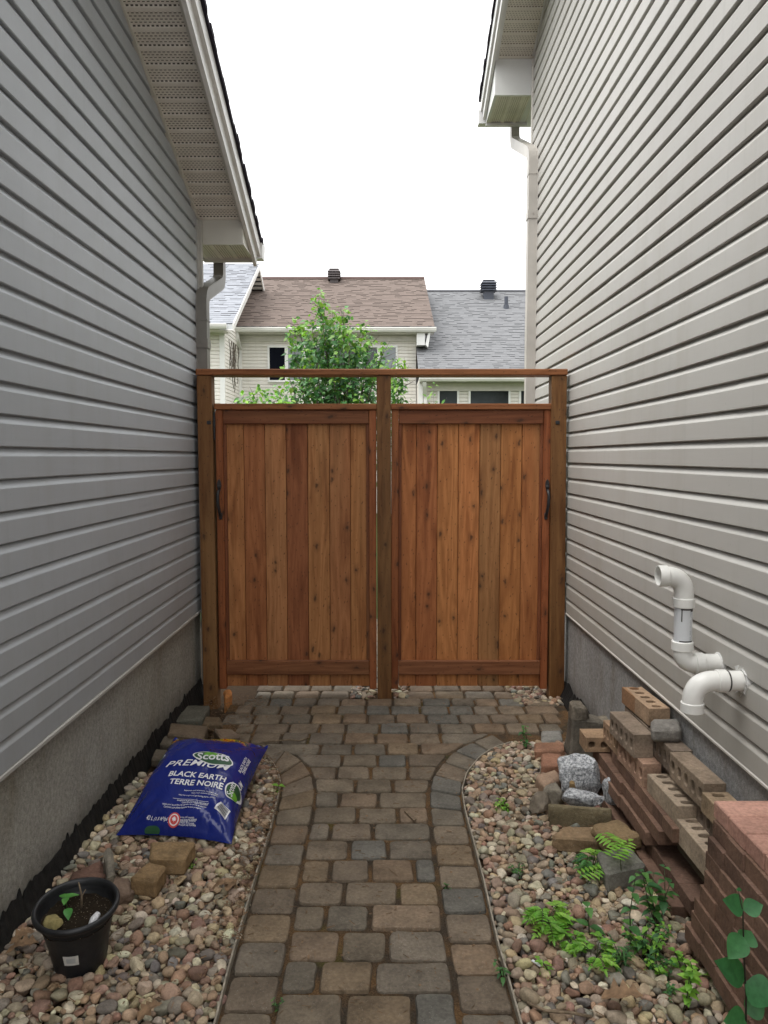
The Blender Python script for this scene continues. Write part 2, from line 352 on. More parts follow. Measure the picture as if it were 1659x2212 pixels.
def tag(o, label=None, cat=None, group=None, kind=None):
    if label: o['label'] = label
    if cat: o['category'] = cat
    if group: o['group'] = group
    if kind: o['kind'] = kind
    return o
def thing(name, loc, label, cat, group=None):
    o = bpy.data.objects.new(name, None); COL.objects.link(o); o.location = loc; o.empty_display_size = .1
    o['_o'] = tuple(loc); return tag(o, label, cat, group)
def jit(c, a=.08, R=R):
    k = 1 + R.uniform(-a, a); return tuple(max(0, v * k * (1 + R.uniform(-a, a) * .4)) for v in c)

# ================================================================== GROUND
mb = MB(); mb.add([(-600, -600, -.075), (600, -600, -.075), (600, 600, -.075), (-600, 600, -.075)], [(0, 1, 2, 3)])
tag(mb.build('ground', 'dirt'), kind='structure')
mb = MB(); mb.add([(-40, 6.9, -.02), (40, 6.9, -.02), (40, 60, -.02), (-40, 60, -.02)], [(0, 1, 2, 3)])
tag(mb.build('lawn', 'lawn'), kind='structure')

# path edges, surveyed from the photograph
def curve(pts): return np.array([onz(x, y, 0)[:2] for x, y in pts])
JL = curve([(592, 2192), (616, 2072), (628, 2007), (652, 1871), (666, 1792), (676, 1764), (682, 1700), (672, 1660), (650, 1638), (624, 1620), (564, 1604)])
EL = curve([(472, 2203), (524, 2007), (558, 1888), (588, 1792), (604, 1725), (608, 1692), (602, 1668), (590, 1648), (568, 1632)])
JR = curve([(996, 2212), (980, 2096), (964, 2015), (948, 1904), (934, 1792), (928, 1756), (926, 1708), (936, 1672), (964, 1636), (984, 1616), (1025, 1598), (1064, 1584)])
ER = curve([(1120, 2212), (1088, 2096), (1073, 2048), (1040, 1900), (1011, 1792), (1001, 1748), (995, 1708), (1005, 1672), (1033, 1640), (1064, 1620), (1100, 1608)])
def ext(C):   # carry the straight run back under the camera
    return np.vstack([[C[0, 0], .6], C])
JL, EL, JR, ER = map(ext, (JL, EL, JR, ER))
def xat(C, y): return float(np.interp(y, C[:, 1], C[:, 0]))
PCOL = [lin(121, 106, 90), lin(116, 105, 91), lin(111, 104, 93), lin(105, 103, 97), lin(119, 103, 86), lin(114, 106, 95), lin(123, 108, 89), lin(112, 101, 88), lin(116, 106, 92)]
def paver(mb, q, z=0.0, col=None, th=.055, R=R, gap=.0022):
    """q: four ground corners, counter-clockwise; worn corners and a rounded arris"""
    q = [Vector((p[0], p[1], 0)) for p in q]; cen = sum(q, Vector()) / 4
    pts = []
    for i in range(4):
        a, b, d = q[i - 1], q[i], q[(i + 1) % 4]
        e1, e2 = (a - b), (d - b); r = min(.012 + R.random() * .013, e1.length * .28, e2.length * .28)
        e1.normalize(); e2.normalize()
        b2 = b + (cen - b).normalized() * gap
        pts += [b2 + e1 * r, b2 + (e1 + e2) * r * .26, b2 + e2 * r]
        m = (b + d) / 2; pts.append(m + (cen - m).normalized() * (gap * .6 + R.uniform(-.0015, .0025)))
    n = len(pts); tx, ty = R.uniform(-.018, .018), R.uniform(-.018, .018); dz = R.uniform(-.0035, .0035) + z
    H = lambda p, d: (p.x, p.y, dz + (p.x - cen.x) * tx + (p.y - cen.y) * ty + d)
    ins = lambda p, k: p + (cen - p).normalized() * k
    vs = [H(p, -th) for p in pts] + [H(p, -.011) for p in pts] + [H(ins(p, .004), -.0035) for p in pts] + [H(ins(p, .012), 0) for p in pts]
    fs = [(r * n + k, r * n + (k + 1) % n, (r + 1) * n + (k + 1) % n, (r + 1) * n + k) for r in range(3) for k in range(n)] + [tuple(3 * n + k for k in range(n))]
    mb.add(vs, fs, col or tuple(v * k_ for k_ in (R.uniform(.86, 1.10),) for v in [a * b for a, b in zip(R.choice(PCOL), (1.03, 1.0, .96))]))
mb = MB(); Rp = random.Random(11)
rows = [.855, .998, 1.142, 1.286, 1.43, 1.575, 1.72, 1.868, 2.017, 2.151, 2.300, 2.437, 2.576, 2.724, 2.869, 3.004, 3.144, 3.288, 3.427, 3.573, 3.719, 3.868, 4.019, 4.170, 4.324, 4.473, 4.608]
while rows[-1] < 6.8: rows.append(rows[-1] + .145)
for i in range(len(rows) - 1):
    y0, y1 = rows[i] + .003, rows[i + 1] - .003; ym = (y0 + y1) / 2
    if ym < 3.87:
        L0, L1 = xat(JL, y0) + .004, xat(JL, y1) + .004
    elif ym < 4.62: L0 = L1 = -.86 + Rp.uniform(-.06, .05)
    else: L0 = L1 = -.80 + Rp.uniform(-.05, .05)
    if ym < float(JR[-1, 1]): R0, R1 = xat(JR, y0) - .004, xat(JR, y1) - .004
    elif ym < 4.62: R0 = R1 = 1.02 + Rp.uniform(-.05, .03)
    else: R0 = R1 = .84 + Rp.uniform(-.05, .05)
    x = min(L0, L1); first = True; xe = max(R0, R1)
    a0, a1 = L0, L1
    while True:
        wd = Rp.choice([.14, .155, .165, .172, .182]) if not first or i % 2 else Rp.choice([.08, .1, .12])
        nx = max(a0, a1) + wd
        if nx > min(R0, R1) - .065: b0, b1, last = R0, R1, True
        else: b0 = b1 = nx; last = False; 
        sl = Rp.uniform(-.004, .004)
        hole = (4.62 < ym < 4.9 and -.19 < (a0 + b0) / 2 < .13) or (4.55 < ym < 4.9 and (a0 + b0) / 2 > .86)
        if not hole: paver(mb, [(a0, y0), (b0 - .005 + sl, y0), (b1 - .005 - sl, y1), (a1, y1)], col=None, R=Rp)
        a0, a1 = b0 + .004, b1 + .004; first = False
        if last: break
def border(A, B):
    # soldier stones between joint curve A and edging curve B: square to the path on the straight, fanning round the flare
    ys_ = list(np.arange(.75, 3.02, .149)); qa = [(xat(A, y), y) for y in ys_]; qb = [(xat(B, y), y) for y in ys_]
    def tail(C, y0):
        C = np.vstack([[xat(C, y0), y0], C[C[:, 1] > y0 + .01]]); d = np.r_[0, np.cumsum(np.linalg.norm(np.diff(C, axis=0), axis=1))]; return C, d
    (TA, da), (TB, db) = tail(A, ys_[-1]), tail(B, ys_[-1]); n = max(3, int(round((da[-1] + db[-1]) / 2 / .15)))
    for k in range(1, n + 1):
        t = k / n; qa.append((np.interp(t * da[-1], da, TA[:, 0]), np.interp(t * da[-1], da, TA[:, 1]))); qb.append((np.interp(t * db[-1], db, TB[:, 0]), np.interp(t * db[-1], db, TB[:, 1])))
    for i in range(len(qa) - 1):
        p = [np.array(v) for v in (qa[i], qa[i + 1], qb[i + 1], qb[i])]
        p = [q + (np.mean(p, 0) - q) * .035 for q in p]
        ar = sum(p[k][0] * p[(k + 1) % 4][1] - p[(k + 1) % 4][0] * p[k][1] for k in range(4))
        paver(mb, p if ar > 0 else p[::-1], R=Rp)
border(JL, EL); border(JR, ER)
tag(mb.build('paved_path', 'paver', smooth=30), kind='structure')
mb = MB()   # sand bed under the stones
ys = np.linspace(.6, 3.75, 24)
vs = []; 
for y in ys: vs += [(xat(EL, y) - .004, y, -.0105), (xat(ER, y) + .004, y, -.0105)]
fs = [(2 * i, 2 * i + 1, 2 * i + 3, 2 * i + 2) for i in range(len(ys) - 1)]
mb.add(vs, fs); mb.add([(-.93, 3.68, -.013), (1.12, 3.68, -.013), (1.12, 4.52, -.013), (-.93, 4.52, -.013)], [(0, 1, 2, 3)])
mb.add([(-.80, 4.52, -.018), (.90, 4.52, -.018), (.90, 6.9, -.018), (-.80, 6.9, -.018)], [(0, 1, 2, 3)])
tag(mb.build('path_bed', 'sand'), kind='structure')
for C, s, lab in ((EL, -1, 'thin weathered edging strip along the left side of the path'), (ER, 1, 'thin curved edging strip along the right side of the path')):
    mb = MB(); pts = []
    d = np.r_[0, np.cumsum(np.linalg.norm(np.diff(C, axis=0), axis=1))]; tt = np.linspace(0, d[-1], 70)
    for i, t in enumerate(tt):
        pts.append((np.interp(t, d, C[:, 0]) + s * .006 + .004 * mnoise.noise(Vector((t * 3, s, 0))), np.interp(t, d, C[:, 1]), .008 + .005 * mnoise.noise(Vector((t * 2, 5, s)))))
    mb.tube(pts, 1, sec=[(-.003, -.05), (.003, -.05), (.0036, .0), (.0026, .005), (-.0026, .005), (-.0036, 0)])
    tag(mb.build('edging_strip', 'edging', smooth=40), lab, 'edging')

# ================================================================== GRAVEL (river stones)
def ico(sub):
    bm = bmesh.new(); bmesh.ops.create_icosphere(bm, subdivisions=sub, radius=1); v = np.array([x.co[:] for x in bm.verts]); f = np.array([[x.index for x in q.verts] for q in bm.faces]); bm.free(); return v, f
IV, IF = ico(3)
PEB = [lin(158, 147, 128), lin(144, 130, 112), lin(134, 119, 100), lin(146, 124, 103), lin(126, 107, 91), lin(120, 112, 101), lin(104, 101, 95), lin(138, 116, 98), lin(170, 161, 143), lin(116, 92, 79), lin(150, 136, 108), lin(96, 89, 81), lin(130, 104, 88), lin(140, 130, 112), lin(128, 118, 100)]
def gravel(name, inside, box, n_big, seed, zbase=.0):
    rg = np.random.default_rng(seed); Rg = random.Random(seed)
    P = []; cell = {}
    def ok(x, y, r, k):
        i, j = int(x / .05), int(y / .05)
        for a in range(i - 1, i + 2):
            for b in range(j - 1, j + 2):
                for (px, py, pr) in cell.get((a, b), ()):
                    if (px - x) ** 2 + (py - y) ** 2 < ((pr + r) * k) ** 2: return False
        return True
    for r_lo, r_hi, tries, k, zz in ((.017, .023, 1100, .95, .010), (.011, .017, 12000, .88, .008), (.007, .011, 20000, .84, .006)):
        for _ in range(tries):
            x, y = Rg.uniform(box[0], box[1]), Rg.uniform(box[2], box[3]); r = Rg.uniform(r_lo, r_hi)
            if inside(x, y, r) and ok(x, y, r, k):
                cell.setdefault((int(x / .05), int(y / .05)), []).append((x, y, r)); P.append((x, y, zbase + zz + Rg.uniform(-.005, .009), r))
    low = []
    for _ in range(int(n_big)):
        x, y = Rg.uniform(box[0], box[1]), Rg.uniform(box[2], box[3])
        if inside(x, y, .01): low.append((x, y, zbase - .012 + Rg.uniform(-.004, .006), Rg.uniform(.010, .018)))
    P += low; n = len(P); nv = len(IV)
    V = np.empty((n, nv, 3), np.float32); C = np.empty((n, nv, 4), np.float32)
    base = np.sign(IV) * np.abs(IV) ** .86
    for i, (x, y, z, r) in enumerate(P):
        sc = np.array([r * rg.uniform(1.0, 1.42), r * rg.uniform(.82, 1.05), r * rg.uniform(.55, .85)])
        a = rg.normal(size=(4, 3)); d = 1 + sum(.085 * np.sin(IV @ (a[k] * 1.9) + k * 2) for k in range(4))
        p = base * d[:, None]
        if rg.random() < .5:
            for _c in range(4):     # broken faces
                nn_ = rg.normal(size=3); nn_ /= np.linalg.norm(nn_); k_ = p @ nn_ - rg.uniform(.55, .85); p = p - np.outer(np.maximum(0, k_), nn_) * .85
        p = p * sc
        yaw = rg.uniform(0, 6.28); ti = rg.normal(0, .28); cy, sy = np.cos(yaw), np.sin(yaw); ct, stt = np.cos(ti), np.sin(ti)
        p = p @ np.array([[ct, 0, stt], [0, 1, 0], [-stt, 0, ct]]).T @ np.array([[cy, -sy, 0], [sy, cy, 0], [0, 0, 1]]).T
        V[i] = p + (x, y, z)
        c = jit(PEB[int(rg.integers(len(PEB)))], .16, Rg); C[i] = (*c, 1)
    F = (IF[None] + (np.arange(n) * nv)[:, None, None]).reshape(-1, 3)
    me = bpy.data.meshes.new(name); V = V.reshape(-1, 3)
    me.vertices.add(len(V)); me.vertices.foreach_set('co', V.ravel()); me.loops.add(F.size); me.loops.foreach_set('vertex_index', F.ravel().astype(np.int32))
    me.polygons.add(len(F)); me.polygons.foreach_set('loop_start', np.arange(0, F.size, 3, dtype=np.int32)); me.update(calc_edges=True)
    ca = me.attributes.new('col', 'FLOAT_COLOR', 'POINT'); ca.data.foreach_set('color', C.reshape(-1)); me.shade_smooth(); me.materials.append(M['pebble'])
    ob = bpy.data.objects.new(name, me); COL.objects.link(ob); return ob
def in_left(x, y, r): return x > -1.145 and y < 3.72 and x < xat(EL, y) - r * 1.15 - .006 and not (y > 3.45 and x < -.75)
def in_right(x, y, r): return y < 3.85 and x > xat(ER, y) + r * 1.15 + .008 and x < 1.12 and not (x > 1.02 and y < 3.3)
tag(gravel('river_gravel', in_left, (-1.15, -.3, 1.45, 3.72), 4600, 3), 'bed of rounded river stones left of the path', 'gravel', kind='stuff')
tag(gravel('river_gravel', in_right, (.30, 1.12, 1.45, 3.85), 4600, 4), 'bed of rounded river stones right of the path', 'gravel', kind='stuff')
def in_post(x, y, r): return (.80 < x < 1.10 and 4.5 < y < 4.95 and not (.99 < x < 1.12 and 4.6 < y < 4.73)) or (-.20 < x < .14 and 4.64 < y < 4.93 and not (-.07 < x < .06 and 4.6 < y < 4.73))
tag(gravel('river_gravel', in_post, (-.2, 1.1, 4.5, 4.95), 300, 5, -.015), 'pale stones heaped around the foot of the gate posts', 'gravel', kind='stuff')
# soil under the stones
mb = MB(); mb.add([(-1.165, .6, -.022), (-.33, .6, -.022), (-.33, 3.8, -.022), (-1.165, 3.8, -.022)], [(0, 1, 2, 3)])
mb.add([(.25, .6, -.0225), (1.13, .6, -.0225), (1.13, 3.9, -.0225), (.25, 3.9, -.0225)], [(0, 1, 2, 3)])
tag(mb.build('bed_soil', 'dirt'), kind='structure')

# ================================================================== SIDING
def siding(mb, place, t0, t1f, z0, z1, course, Rs, laps=True, depth=.018):
    """Dutch-lap courses. place(t, o, z) maps along / outward / up to the scene; t1f(z) ends a course"""
    prof = [(.0, -.001), (depth - .003, -.002), (depth, .001), (depth, course * .685), (depth * .93, course * .715), (depth * .30, course * .885), (depth * .14, course * .93), (0, course * .945), (0, course - .0005)]
    z = z0
    while z < z1 - .005:
        te = t1f(z + course * .5)
        cuts = [(t0, te, 0)]
        if laps and te - t0 > 2.0:
            m = t0 + (te - t0) * Rs.uniform(.15, .9); cuts = [(t0, m, .0018), (m - .02, te, 0)]
        for a, b, ex in cuts:
            m_ = max(1, int((b - a) / .3)) if laps else 1; n = len(prof); vs = []
            for q_ in range(m_ + 1):
                t = a + (b - a) * q_ / m_; wv = .0016 * mnoise.noise(Vector((t * 1.3, z * 7.1, 2.2))) if laps else 0; wz_ = .0013 * mnoise.noise(Vector((t * .9, z * 5.3, 8.2))) if laps else 0
                vs += [place(t, (o + ex + wv) if o > .002 else o + ex * .3, z + dz + (wz_ if o > .01 else 0)) for o, dz in prof]
            mb.add(vs, [(q_ * n + i, q_ * n + i + 1, q_ * n + n + i + 1, q_ * n + n + i) for q_ in range(m_) for i in range(n - 1)] + [tuple(range(n)), tuple(range(m_ * n, m_ * n + n))[::-1]])
        z += course
    return z
XLW, XRW = -1.163, 1.123           # wall planes behind the vinyl faces
YL, YR = 4.80, 5.93                # far corners of the two houses
SL, SR = .385, .36                 # roof slopes
ZL = 2.95 + .0                     # left soffit height at YL
ZR = 4.47
Rs = random.Random(5)

# ================================================================== HOUSE, LEFT
HL = thing('house', (-4, 1, 0), 'grey vinyl sided house close on the left with beige soffit and downspout', 'house')
def rakeL(y): return ZL + SL * (YL - y)
def rakeR(y): return ZR + SR * (YR - y)
mb = MB()
zt = 5.0
siding(mb, lambda t, o, z: (XLW - .005 + o, t, z), -1.2, lambda z: min(YL, YL - (z - ZL - .05) / SL if z > ZL else YL), .53, zt, .0983, Rs)
wz = .53
mb.add([(XLW - .009, -1.2, .5), (XLW - .009, YL, .5), (XLW - .009, YL, ZL), (XLW - .009, -1.2, rakeL(-1.2)),
        (-9, -1.2, .5), (-9, YL, .5), (-9, YL, ZL), (-9, -1.2, rakeL(-1.2))], [(0, 1, 2, 3), (1, 5, 6, 2), (4, 7, 6, 5), (0, 3, 7, 4), (0, 4, 5, 1)])
mb.build('siding_wall', 'siding_left', HL)
mb = MB(); mb.box((-9, -1.2, -.3), (XLW - .006, YL - .01, .52)); mb.build('foundation', 'concrete_left', HL)
mb = MB()
mb.box((XLW - .002, -1.2, .512), (XLW + .020, YL + .0, .5285), bev=.003)
mb.build('starter_strip', 'trim_left', HL)
mb = MB(); mb.box((XLW - .05, YL - .005, .5), (XLW + .040, YL + .028, ZL - .02), bev=.004); mb.box((XLW + .002, YL - .022, .53), (XLW + .024, YL - .006, ZL - .02))
mb.build('corner_trim', 'trim_left', HL)
# rake soffit with ribbed panels
def soffit(name, mat, y_lo, y_hi, zf, slope, xa, xb, parent, trim):
    mb = MB(); uv = []
    L = (y_hi - y_lo) * math.sqrt(1 + slope * slope); n = int(L / .1); dy = .1 / math.sqrt(1 + slope * slope)
    for i in range(n):
        ya = y_hi - i * dy
        prof = [(0, 0), (.022, 0), (.026, .007), (.094, .007), (.098, 0), (.1, 0)]
        base = len(mb.v); vs = []
        for s_, h in prof:
            y = ya - s_ * dy / .1
            for x in (xa, xb): vs.append((x, y, zf(y) + h)); uv.append((x + 5, i * .1 + s_))
        mb.add(vs, [(2 * k, 2 * k + 1, 2 * k + 3, 2 * k + 2) for k in range(len(prof) - 1)])
    mb.uv = uv; mb.build(name, mat, parent)
soffit('rake_soffit', 'soffit_left', -1.2, YL + .03, rakeL, SL, XLW + .005, -.893, HL, None)
def sloped(mb, x0, x1, z_lo, z_hi, y0, y1, zf, bev=0):
    p = [(x0, y0, zf(y0) + z_lo), (x1, y0, zf(y0) + z_lo), (x1, y1, zf(y1) + z_lo), (x0, y1, zf(y1) + z_lo),
         (x0, y0, zf(y0) + z_hi), (x1, y0, zf(y0) + z_hi), (x1, y1, zf(y1) + z_hi), (x0, y1, zf(y1) + z_hi)]
    mb.hexa(p)
mb = MB(); sloped(mb, -.896, -.875, -.012, .02, -1.2, YL + .03, rakeL); sloped(mb, XLW + .003, XLW + .022, -.016, .008, -1.2, YL - .01, rakeL); mb.build('soffit_trim', 'box_left', HL)
YE = 5.20
mb = MB(); sloped(mb, -.874, -.852, -.05, .115, -1.2, YE, rakeL); mb.build('rake_board', 'fascia', HL)
mb = MB(); sloped(mb, -.8515, -.832, .03, .118, -1.2, YE + .02, rakeL); mb.build('rake_cap', 'fascia', HL)
mb = MB()
Rr = random.Random(2); y = -1.2
while y < YE + .03:      # butt ends of the shingle courses
    y2 = min(y + .07, YE + .04); e = Rr.uniform(-.004, .006)
    sloped(mb, -1.0, -.818 + e, .119, .145 + abs(e), y, y2, rakeL); y = y2 + .0005
p = [(-9, -1.2, rakeL(-1.2) + .118), (-.86, -1.2, rakeL(-1.2) + .118), (-.86, YE, rakeL(YE) + .118), (-9, YE, rakeL(YE) + .118)]
mb.hexa(p + [(a, b, c_ + .015) for a, b, c_ in p])
mb.build('roof', 'dark', HL)
# boxed eave return: front, side, underside
zb = 2.795
mb = MB(); 
mb.add([(-1.20, YL + .03, zb), (-.877, YL + .03, zb), (-.877, YL + .03, rakeL(YL) - .012), (-1.20, YL + .03, rakeL(YL) - .012),
        (-.877, YE, zb), (-.877, YE, rakeL(YE) - .01), (-1.20, YE, zb), (-1.20, YE, rakeL(YE) - .01)],
       [(0, 1, 2, 3), (1, 4, 5, 2), (3, 2, 5, 7), (4, 6, 7, 5), (6, 0, 3, 7)])
mb.box((-1.20, YE - .02, zb - .022), (-.872, YE + .004, zb - .001)); mb.box((-.892, YL + .028, zb - .006), (-.872, YE - .021, zb + .004)); mb.box((-1.12, YL + .029, zb - .006), (-.893, YL + .044, zb + .004))
mb.build('eave_box', 'box_left', HL)
def eave_soffit(mat, x0, x1, y0, y1, z, parent):
    mb = MB(); uv = []; x = x0; k = 0
    while x < x1 - .01:
        xe = min(x + .1, x1); prof = [(0, 0), (.022, 0), (.026, .006), (.094, .006), (.098, 0), (.1, 0)]; vs = []
        for s_, h in prof:
            if x + s_ > x1 + .001: continue
            for y in (y0, y1): vs.append((x + s_, y, z + h)); uv.append((y + 5, k * .1 + s_))
        mb.add(vs, [(2 * q, 2 * q + 1, 2 * q + 3, 2 * q + 2) for q in range(len(vs) // 2 - 1)]); x += .1; k += 1
    mb.uv = uv; mb.build('eave_soffit', mat, parent)
eave_soffit('soffit_left', -1.193, -.893, YL + .029, YE - .021, zb - .003, HL)
def gutter(x0, x1, y, z, sgn, parent, mat, end):
    mb = MB()
    prof = [(0, .11), (0, 0), (.075, 0), (.10, .05), (.115, .085), (.115, .115), (.105, .115), (.105, .088), (.09, .055), (.07, .008), (.008, .008), (.008, .11)]
    vs = [(x, y + a, z + b) for x in (x0, x1) for a, b in prof]; n = len(prof)
    mb.add(vs, [(k, (k + 1) % n, n + (k + 1) % n, n + k) for k in range(n)])
    e = x1 if end > 0 else x0
    mb.add([(e, y + a, z + b) for a, b in prof[:6]] + [(e + end * .004, y + a, z + b) for a, b in prof[:6]], [(0, 1, 2, 3, 4, 5), (11, 10, 9, 8, 7, 6)] + [(k, (k + 1) % 6, 6 + (k + 1) % 6, 6 + k) for k in range(6)])
    return mb.build('gutter', mat, parent)
gutter(-9, -.822, YE + .02, zb + .01, 1, HL, 'fascia', 1)
mb = MB(); mb.box((-9, YL + .03, zb + .001), (-1.14, YE - .01, zb + .03)); mb.build('back_soffit', 'box_left', HL)
# corrugated rectangular downspout
def rect_sec(a, b, nf=4):
    """fluted rectangle a x b"""
    out = []
    def side(p, q, n):
        for i in range(n):
            t = i / n; x = p[0] + (q[0] - p[0]) * t; y = p[1] + (q[1] - p[1]) * t
            d = .0017 if i % 2 else 0.0
            nx, ny = (q[1] - p[1]), -(q[0] - p[0]); l = math.hypot(nx, ny); out.append((x - nx / l * d, y - ny / l * d))
    c = [(-a, -b), (a, -b), (a, b), (-a, b)]
    for i in range(4): side(c[i], c[(i + 1) % 4], 8)
    return out
def arc_path(pts, r=.06, n=5):
    pts = [Vector(p) for p in pts]; out = [pts[0]]
    for i in range(1, len(pts) - 1):
        a = (pts[i - 1] - pts[i]).normalized(); b = (pts[i + 1] - pts[i]).normalized(); p0 = pts[i] + a * r; p1 = pts[i] + b * r
        for k in range(n + 1):
            t = k / n; out.append(p0 * (1 - t) ** 2 + pts[i] * 2 * t * (1 - t) + p1 * t * t)
    out.append(pts[-1]); return out
def downspout(x, y, ybk, ztop, zel, zel2, a, b, mat, parent, strap_z, s):
    mb = MB(); mb.tube(arc_path([(x, y, .05), (x, y, zel), (x, ybk, zel2), (x, ybk, ztop)], .07), 1, sec=rect_sec(a, b)); d = mb.build('downspout', mat, parent, smooth=25)
    mb = MB(); mb.tube([(x, y, zel - .162), (x, y, zel - .155)], 1, sec=rect_sec(a + .0035, b + .0035)); 
    mb.build('crimp', mat, d)
    mb = MB(); xa, xb = (x - a - .028, x + a + .005) if s < 0 else (x - a - .005, x + a + .028)
    mb.box((xa, y - b - .005, strap_z), (xb, y - b - .001, strap_z + .055)); mb.box((x - a - .005, y - b - .001, strap_z), (x - a - .0015, y + b, strap_z + .055)); mb.box((x + a + .0015, y - b - .001, strap_z), (x + a + .005, y + b, strap_z + .055))
    mb.box((x - .004, y - b - .008, strap_z + .03), (x + .004, y - b - .004, strap_z + .038)); mb.build('strap', mat, d)
zst = ony(440, 752, 4.74)[2]
downspout(-1.118, 4.765, 5.275, zb + .02, ony(442, 636, 4.76)[2], ony(481, 610, 5.275)[2], .033, .040, 'pipe_left', HL, zst, -1)
# dimple membrane standing out of the ground
def membrane(x, y0, y1, sgn, parent, seed, h=.085, lean=.03):
    mb = MB(); Rm = random.Random(seed); vs = []; n = 240
    for i in range(n + 1):
        y = y0 + (y1 - y0) * i / n; j = .5 * mnoise.noise(Vector((y * 6, seed, 0))) + .35 * mnoise.noise(Vector((y * 40, seed, 3))) + .25 * mnoise.noise(Vector((y * 110, seed, 3)))
        top = h * (1 + .85 * j) + Rm.uniform(-.004, .004); wv = .006 * mnoise.noise(Vector((y * 9, 2, seed)))
        vs += [(x + sgn * (lean + .01 + wv), y, -.06), (x + sgn * (lean + wv), y, .0), (x + sgn * (.006 + wv * .5), y, top), (x + sgn * .001, y, top - .006), (x + sgn * .001, y, -.06)]
    mb.add(vs, [(5 * i + k, 5 * i + 5 + k, 5 * i + 6 + k, 5 * i + 1 + k) for i in range(n) for k in range(4)])
    mb.build('membrane', 'membrane', parent)
membrane(XLW - .006, .5, YL - .05, 1, HL, 3, .085, .032)

# ================================================================== HOUSE, RIGHT
HR = thing('house', (4, 1, 0), 'warm beige vinyl sided house close on the right with tall gable wall', 'house')
mb = MB()
siding(mb, lambda t, o, z: (XRW + .005 - o, t, z), -1.2, lambda z: min(YR, YR - (z - ZR - .05) / SR if z > ZR else YR), .53, 6.4, .0917, Rs)
mb.add([(XRW + .009, -1.2, .5), (XRW + .009, YR, .5), (XRW + .009, YR, ZR), (XRW + .009, -1.2, rakeR(-1.2)),
        (9, -1.2, .5), (9, YR, .5), (9, YR, ZR), (9, -1.2, rakeR(-1.2))], [(3, 2, 1, 0), (2, 6, 5, 1), (5, 6, 7, 4), (4, 7, 3, 0), (1, 5, 4, 0)])
mb.build('siding_wall', 'siding_right', HR)
mb = MB(); mb.box((XRW + .006, -1.2, -.3), (9, YR - .01, .52)); mb.build('foundation', 'concrete_right', HR)
mb = MB(); mb.box((XRW - .016, -1.2, .516), (XRW + .002, YR, .5285), bev=.003); mb.build('starter_strip', 'trim_right', HR)
mb = MB(); mb.box((XRW - .022, YR - .005, .5), (XRW + .06, YR + .025, ZR - .02), bev=.004); mb.build('corner_trim', 'trim_right', HR)
soffit('rake_soffit', 'soffit_right', -1.2, YR + .03, rakeR, SR, .846, XRW - .005, HR, None)
mb = MB(); sloped(mb, .826, .850, -.012, .02, -1.2, YR + .03, rakeR); sloped(mb, XRW - .022, XRW - .003, -.016, .008, -1.2, YR - .01, rakeR); mb.build('soffit_trim', 'box_right', HR)
YE2 = 6.46
mb = MB(); sloped(mb, .803, .825, -.05, .115, -1.2, YE2, rakeR); mb.build('rake_board', 'fascia', HR)
mb = MB(); sloped(mb, .786, .8025, .03, .118, -1.2, YE2 + .02, rakeR); mb.build('rake_cap', 'fascia', HR)
mb = MB(); y = -1.2
while y < YE2 + .03:
    y2 = min(y + .07, YE2 + .04); e = Rr.uniform(-.004, .006)
    sloped(mb, .772 - e, 1.0, .119, .145 + abs(e), y, y2, rakeR); y = y2 + .0005
p = [(.81, -1.2, rakeR(-1.2) + .118), (9, -1.2, rakeR(-1.2) + .118), (9, YE2, rakeR(YE2) + .118), (.81, YE2, rakeR(YE2) + .118)]
mb.hexa(p + [(a, b, c_ + .015) for a, b, c_ in p]); mb.build('roof', 'dark', HR)
zb2 = 4.20
mb = MB()
mb.add([(1.16, YR + .03, zb2), (.830, YR + .03, zb2), (.830, YR + .03, rakeR(YR) - .012), (1.16, YR + .03, rakeR(YR) - .012),
        (.830, YE2, zb2), (.830, YE2, rakeR(YE2) - .01), (1.16, YE2, zb2), (1.16, YE2, rakeR(YE2) - .01)],
       [(3, 2, 1, 0), (2, 5, 4, 1), (7, 5, 2, 3), (5, 7, 6, 4), (7, 3, 0, 6)])
mb.box((.826, YE2 - .02, zb2 - .024), (1.16, YE2 + .004, zb2 - .001)); mb.box((.826, YR + .028, zb2 - .006), (.846, YE2 - .021, zb2 + .004)); mb.box((.847, YR + .026, zb2 - .006), (1.10, YR + .05, zb2 + .004))
mb.build('eave_box', 'box_right', HR)
eave_soffit('soffit_right', .847, 1.147, YR + .029, YE2 - .021, zb2 - .003, HR)
gutter(.775, 9, YE2 + .02, zb2 + .01, 1, HR, 'fascia', -1)
mb = MB(); mb.box((1.102, YR + .03, zb2 + .001), (9, YE2 - .01, zb2 + .03)); mb.build('back_soffit', 'box_right', HR)
downspout(1.077, 5.73, 6.535, zb2 + .02, ony(1137, 330, 5.73)[2], ony(1102, 308, 6.535)[2], .033, .040, 'pipe_right', HR, ony(1143, 472, 5.7)[2], 1)
membrane(XRW + .006, .5, YR - .05, -1, HR, 8, .085, .05)

# ================================================================== GATE FRAME AND GATES
WC_ = [lin(150, 92, 50), lin(128, 74, 42), lin(156, 100, 58), lin(112, 58, 34), lin(150, 96, 56), lin(132, 80, 48), lin(160, 98, 52)]
POST = lin(106, 75, 47)
RAIL = lin(124, 80, 52); CAPC = lin(126, 81, 53); STILE = lin(126, 76, 48); TOPR = lin(108, 66, 45); BOTR = lin(118, 78, 55)
GF = thing('gateway', (0, 4.665, 0), 'brown stained timber frame of three posts under one long top rail', 'gateway')
def tilted_post(xb, xt, z0, z1, wd, off, col):
    mb = MB(); p = []
    for z, x in ((z0, xb), (z1, xt)): p += [(x - wd / 2, 4.62, z), (x + wd / 2, 4.62, z), (x + wd / 2, 4.709, z), (x - wd / 2, 4.709, z)]
    vs, fs = bevbox(p, .005, 2); mb.add(vs, fs, col, off); return mb.build('post', 'wood_z', GF)
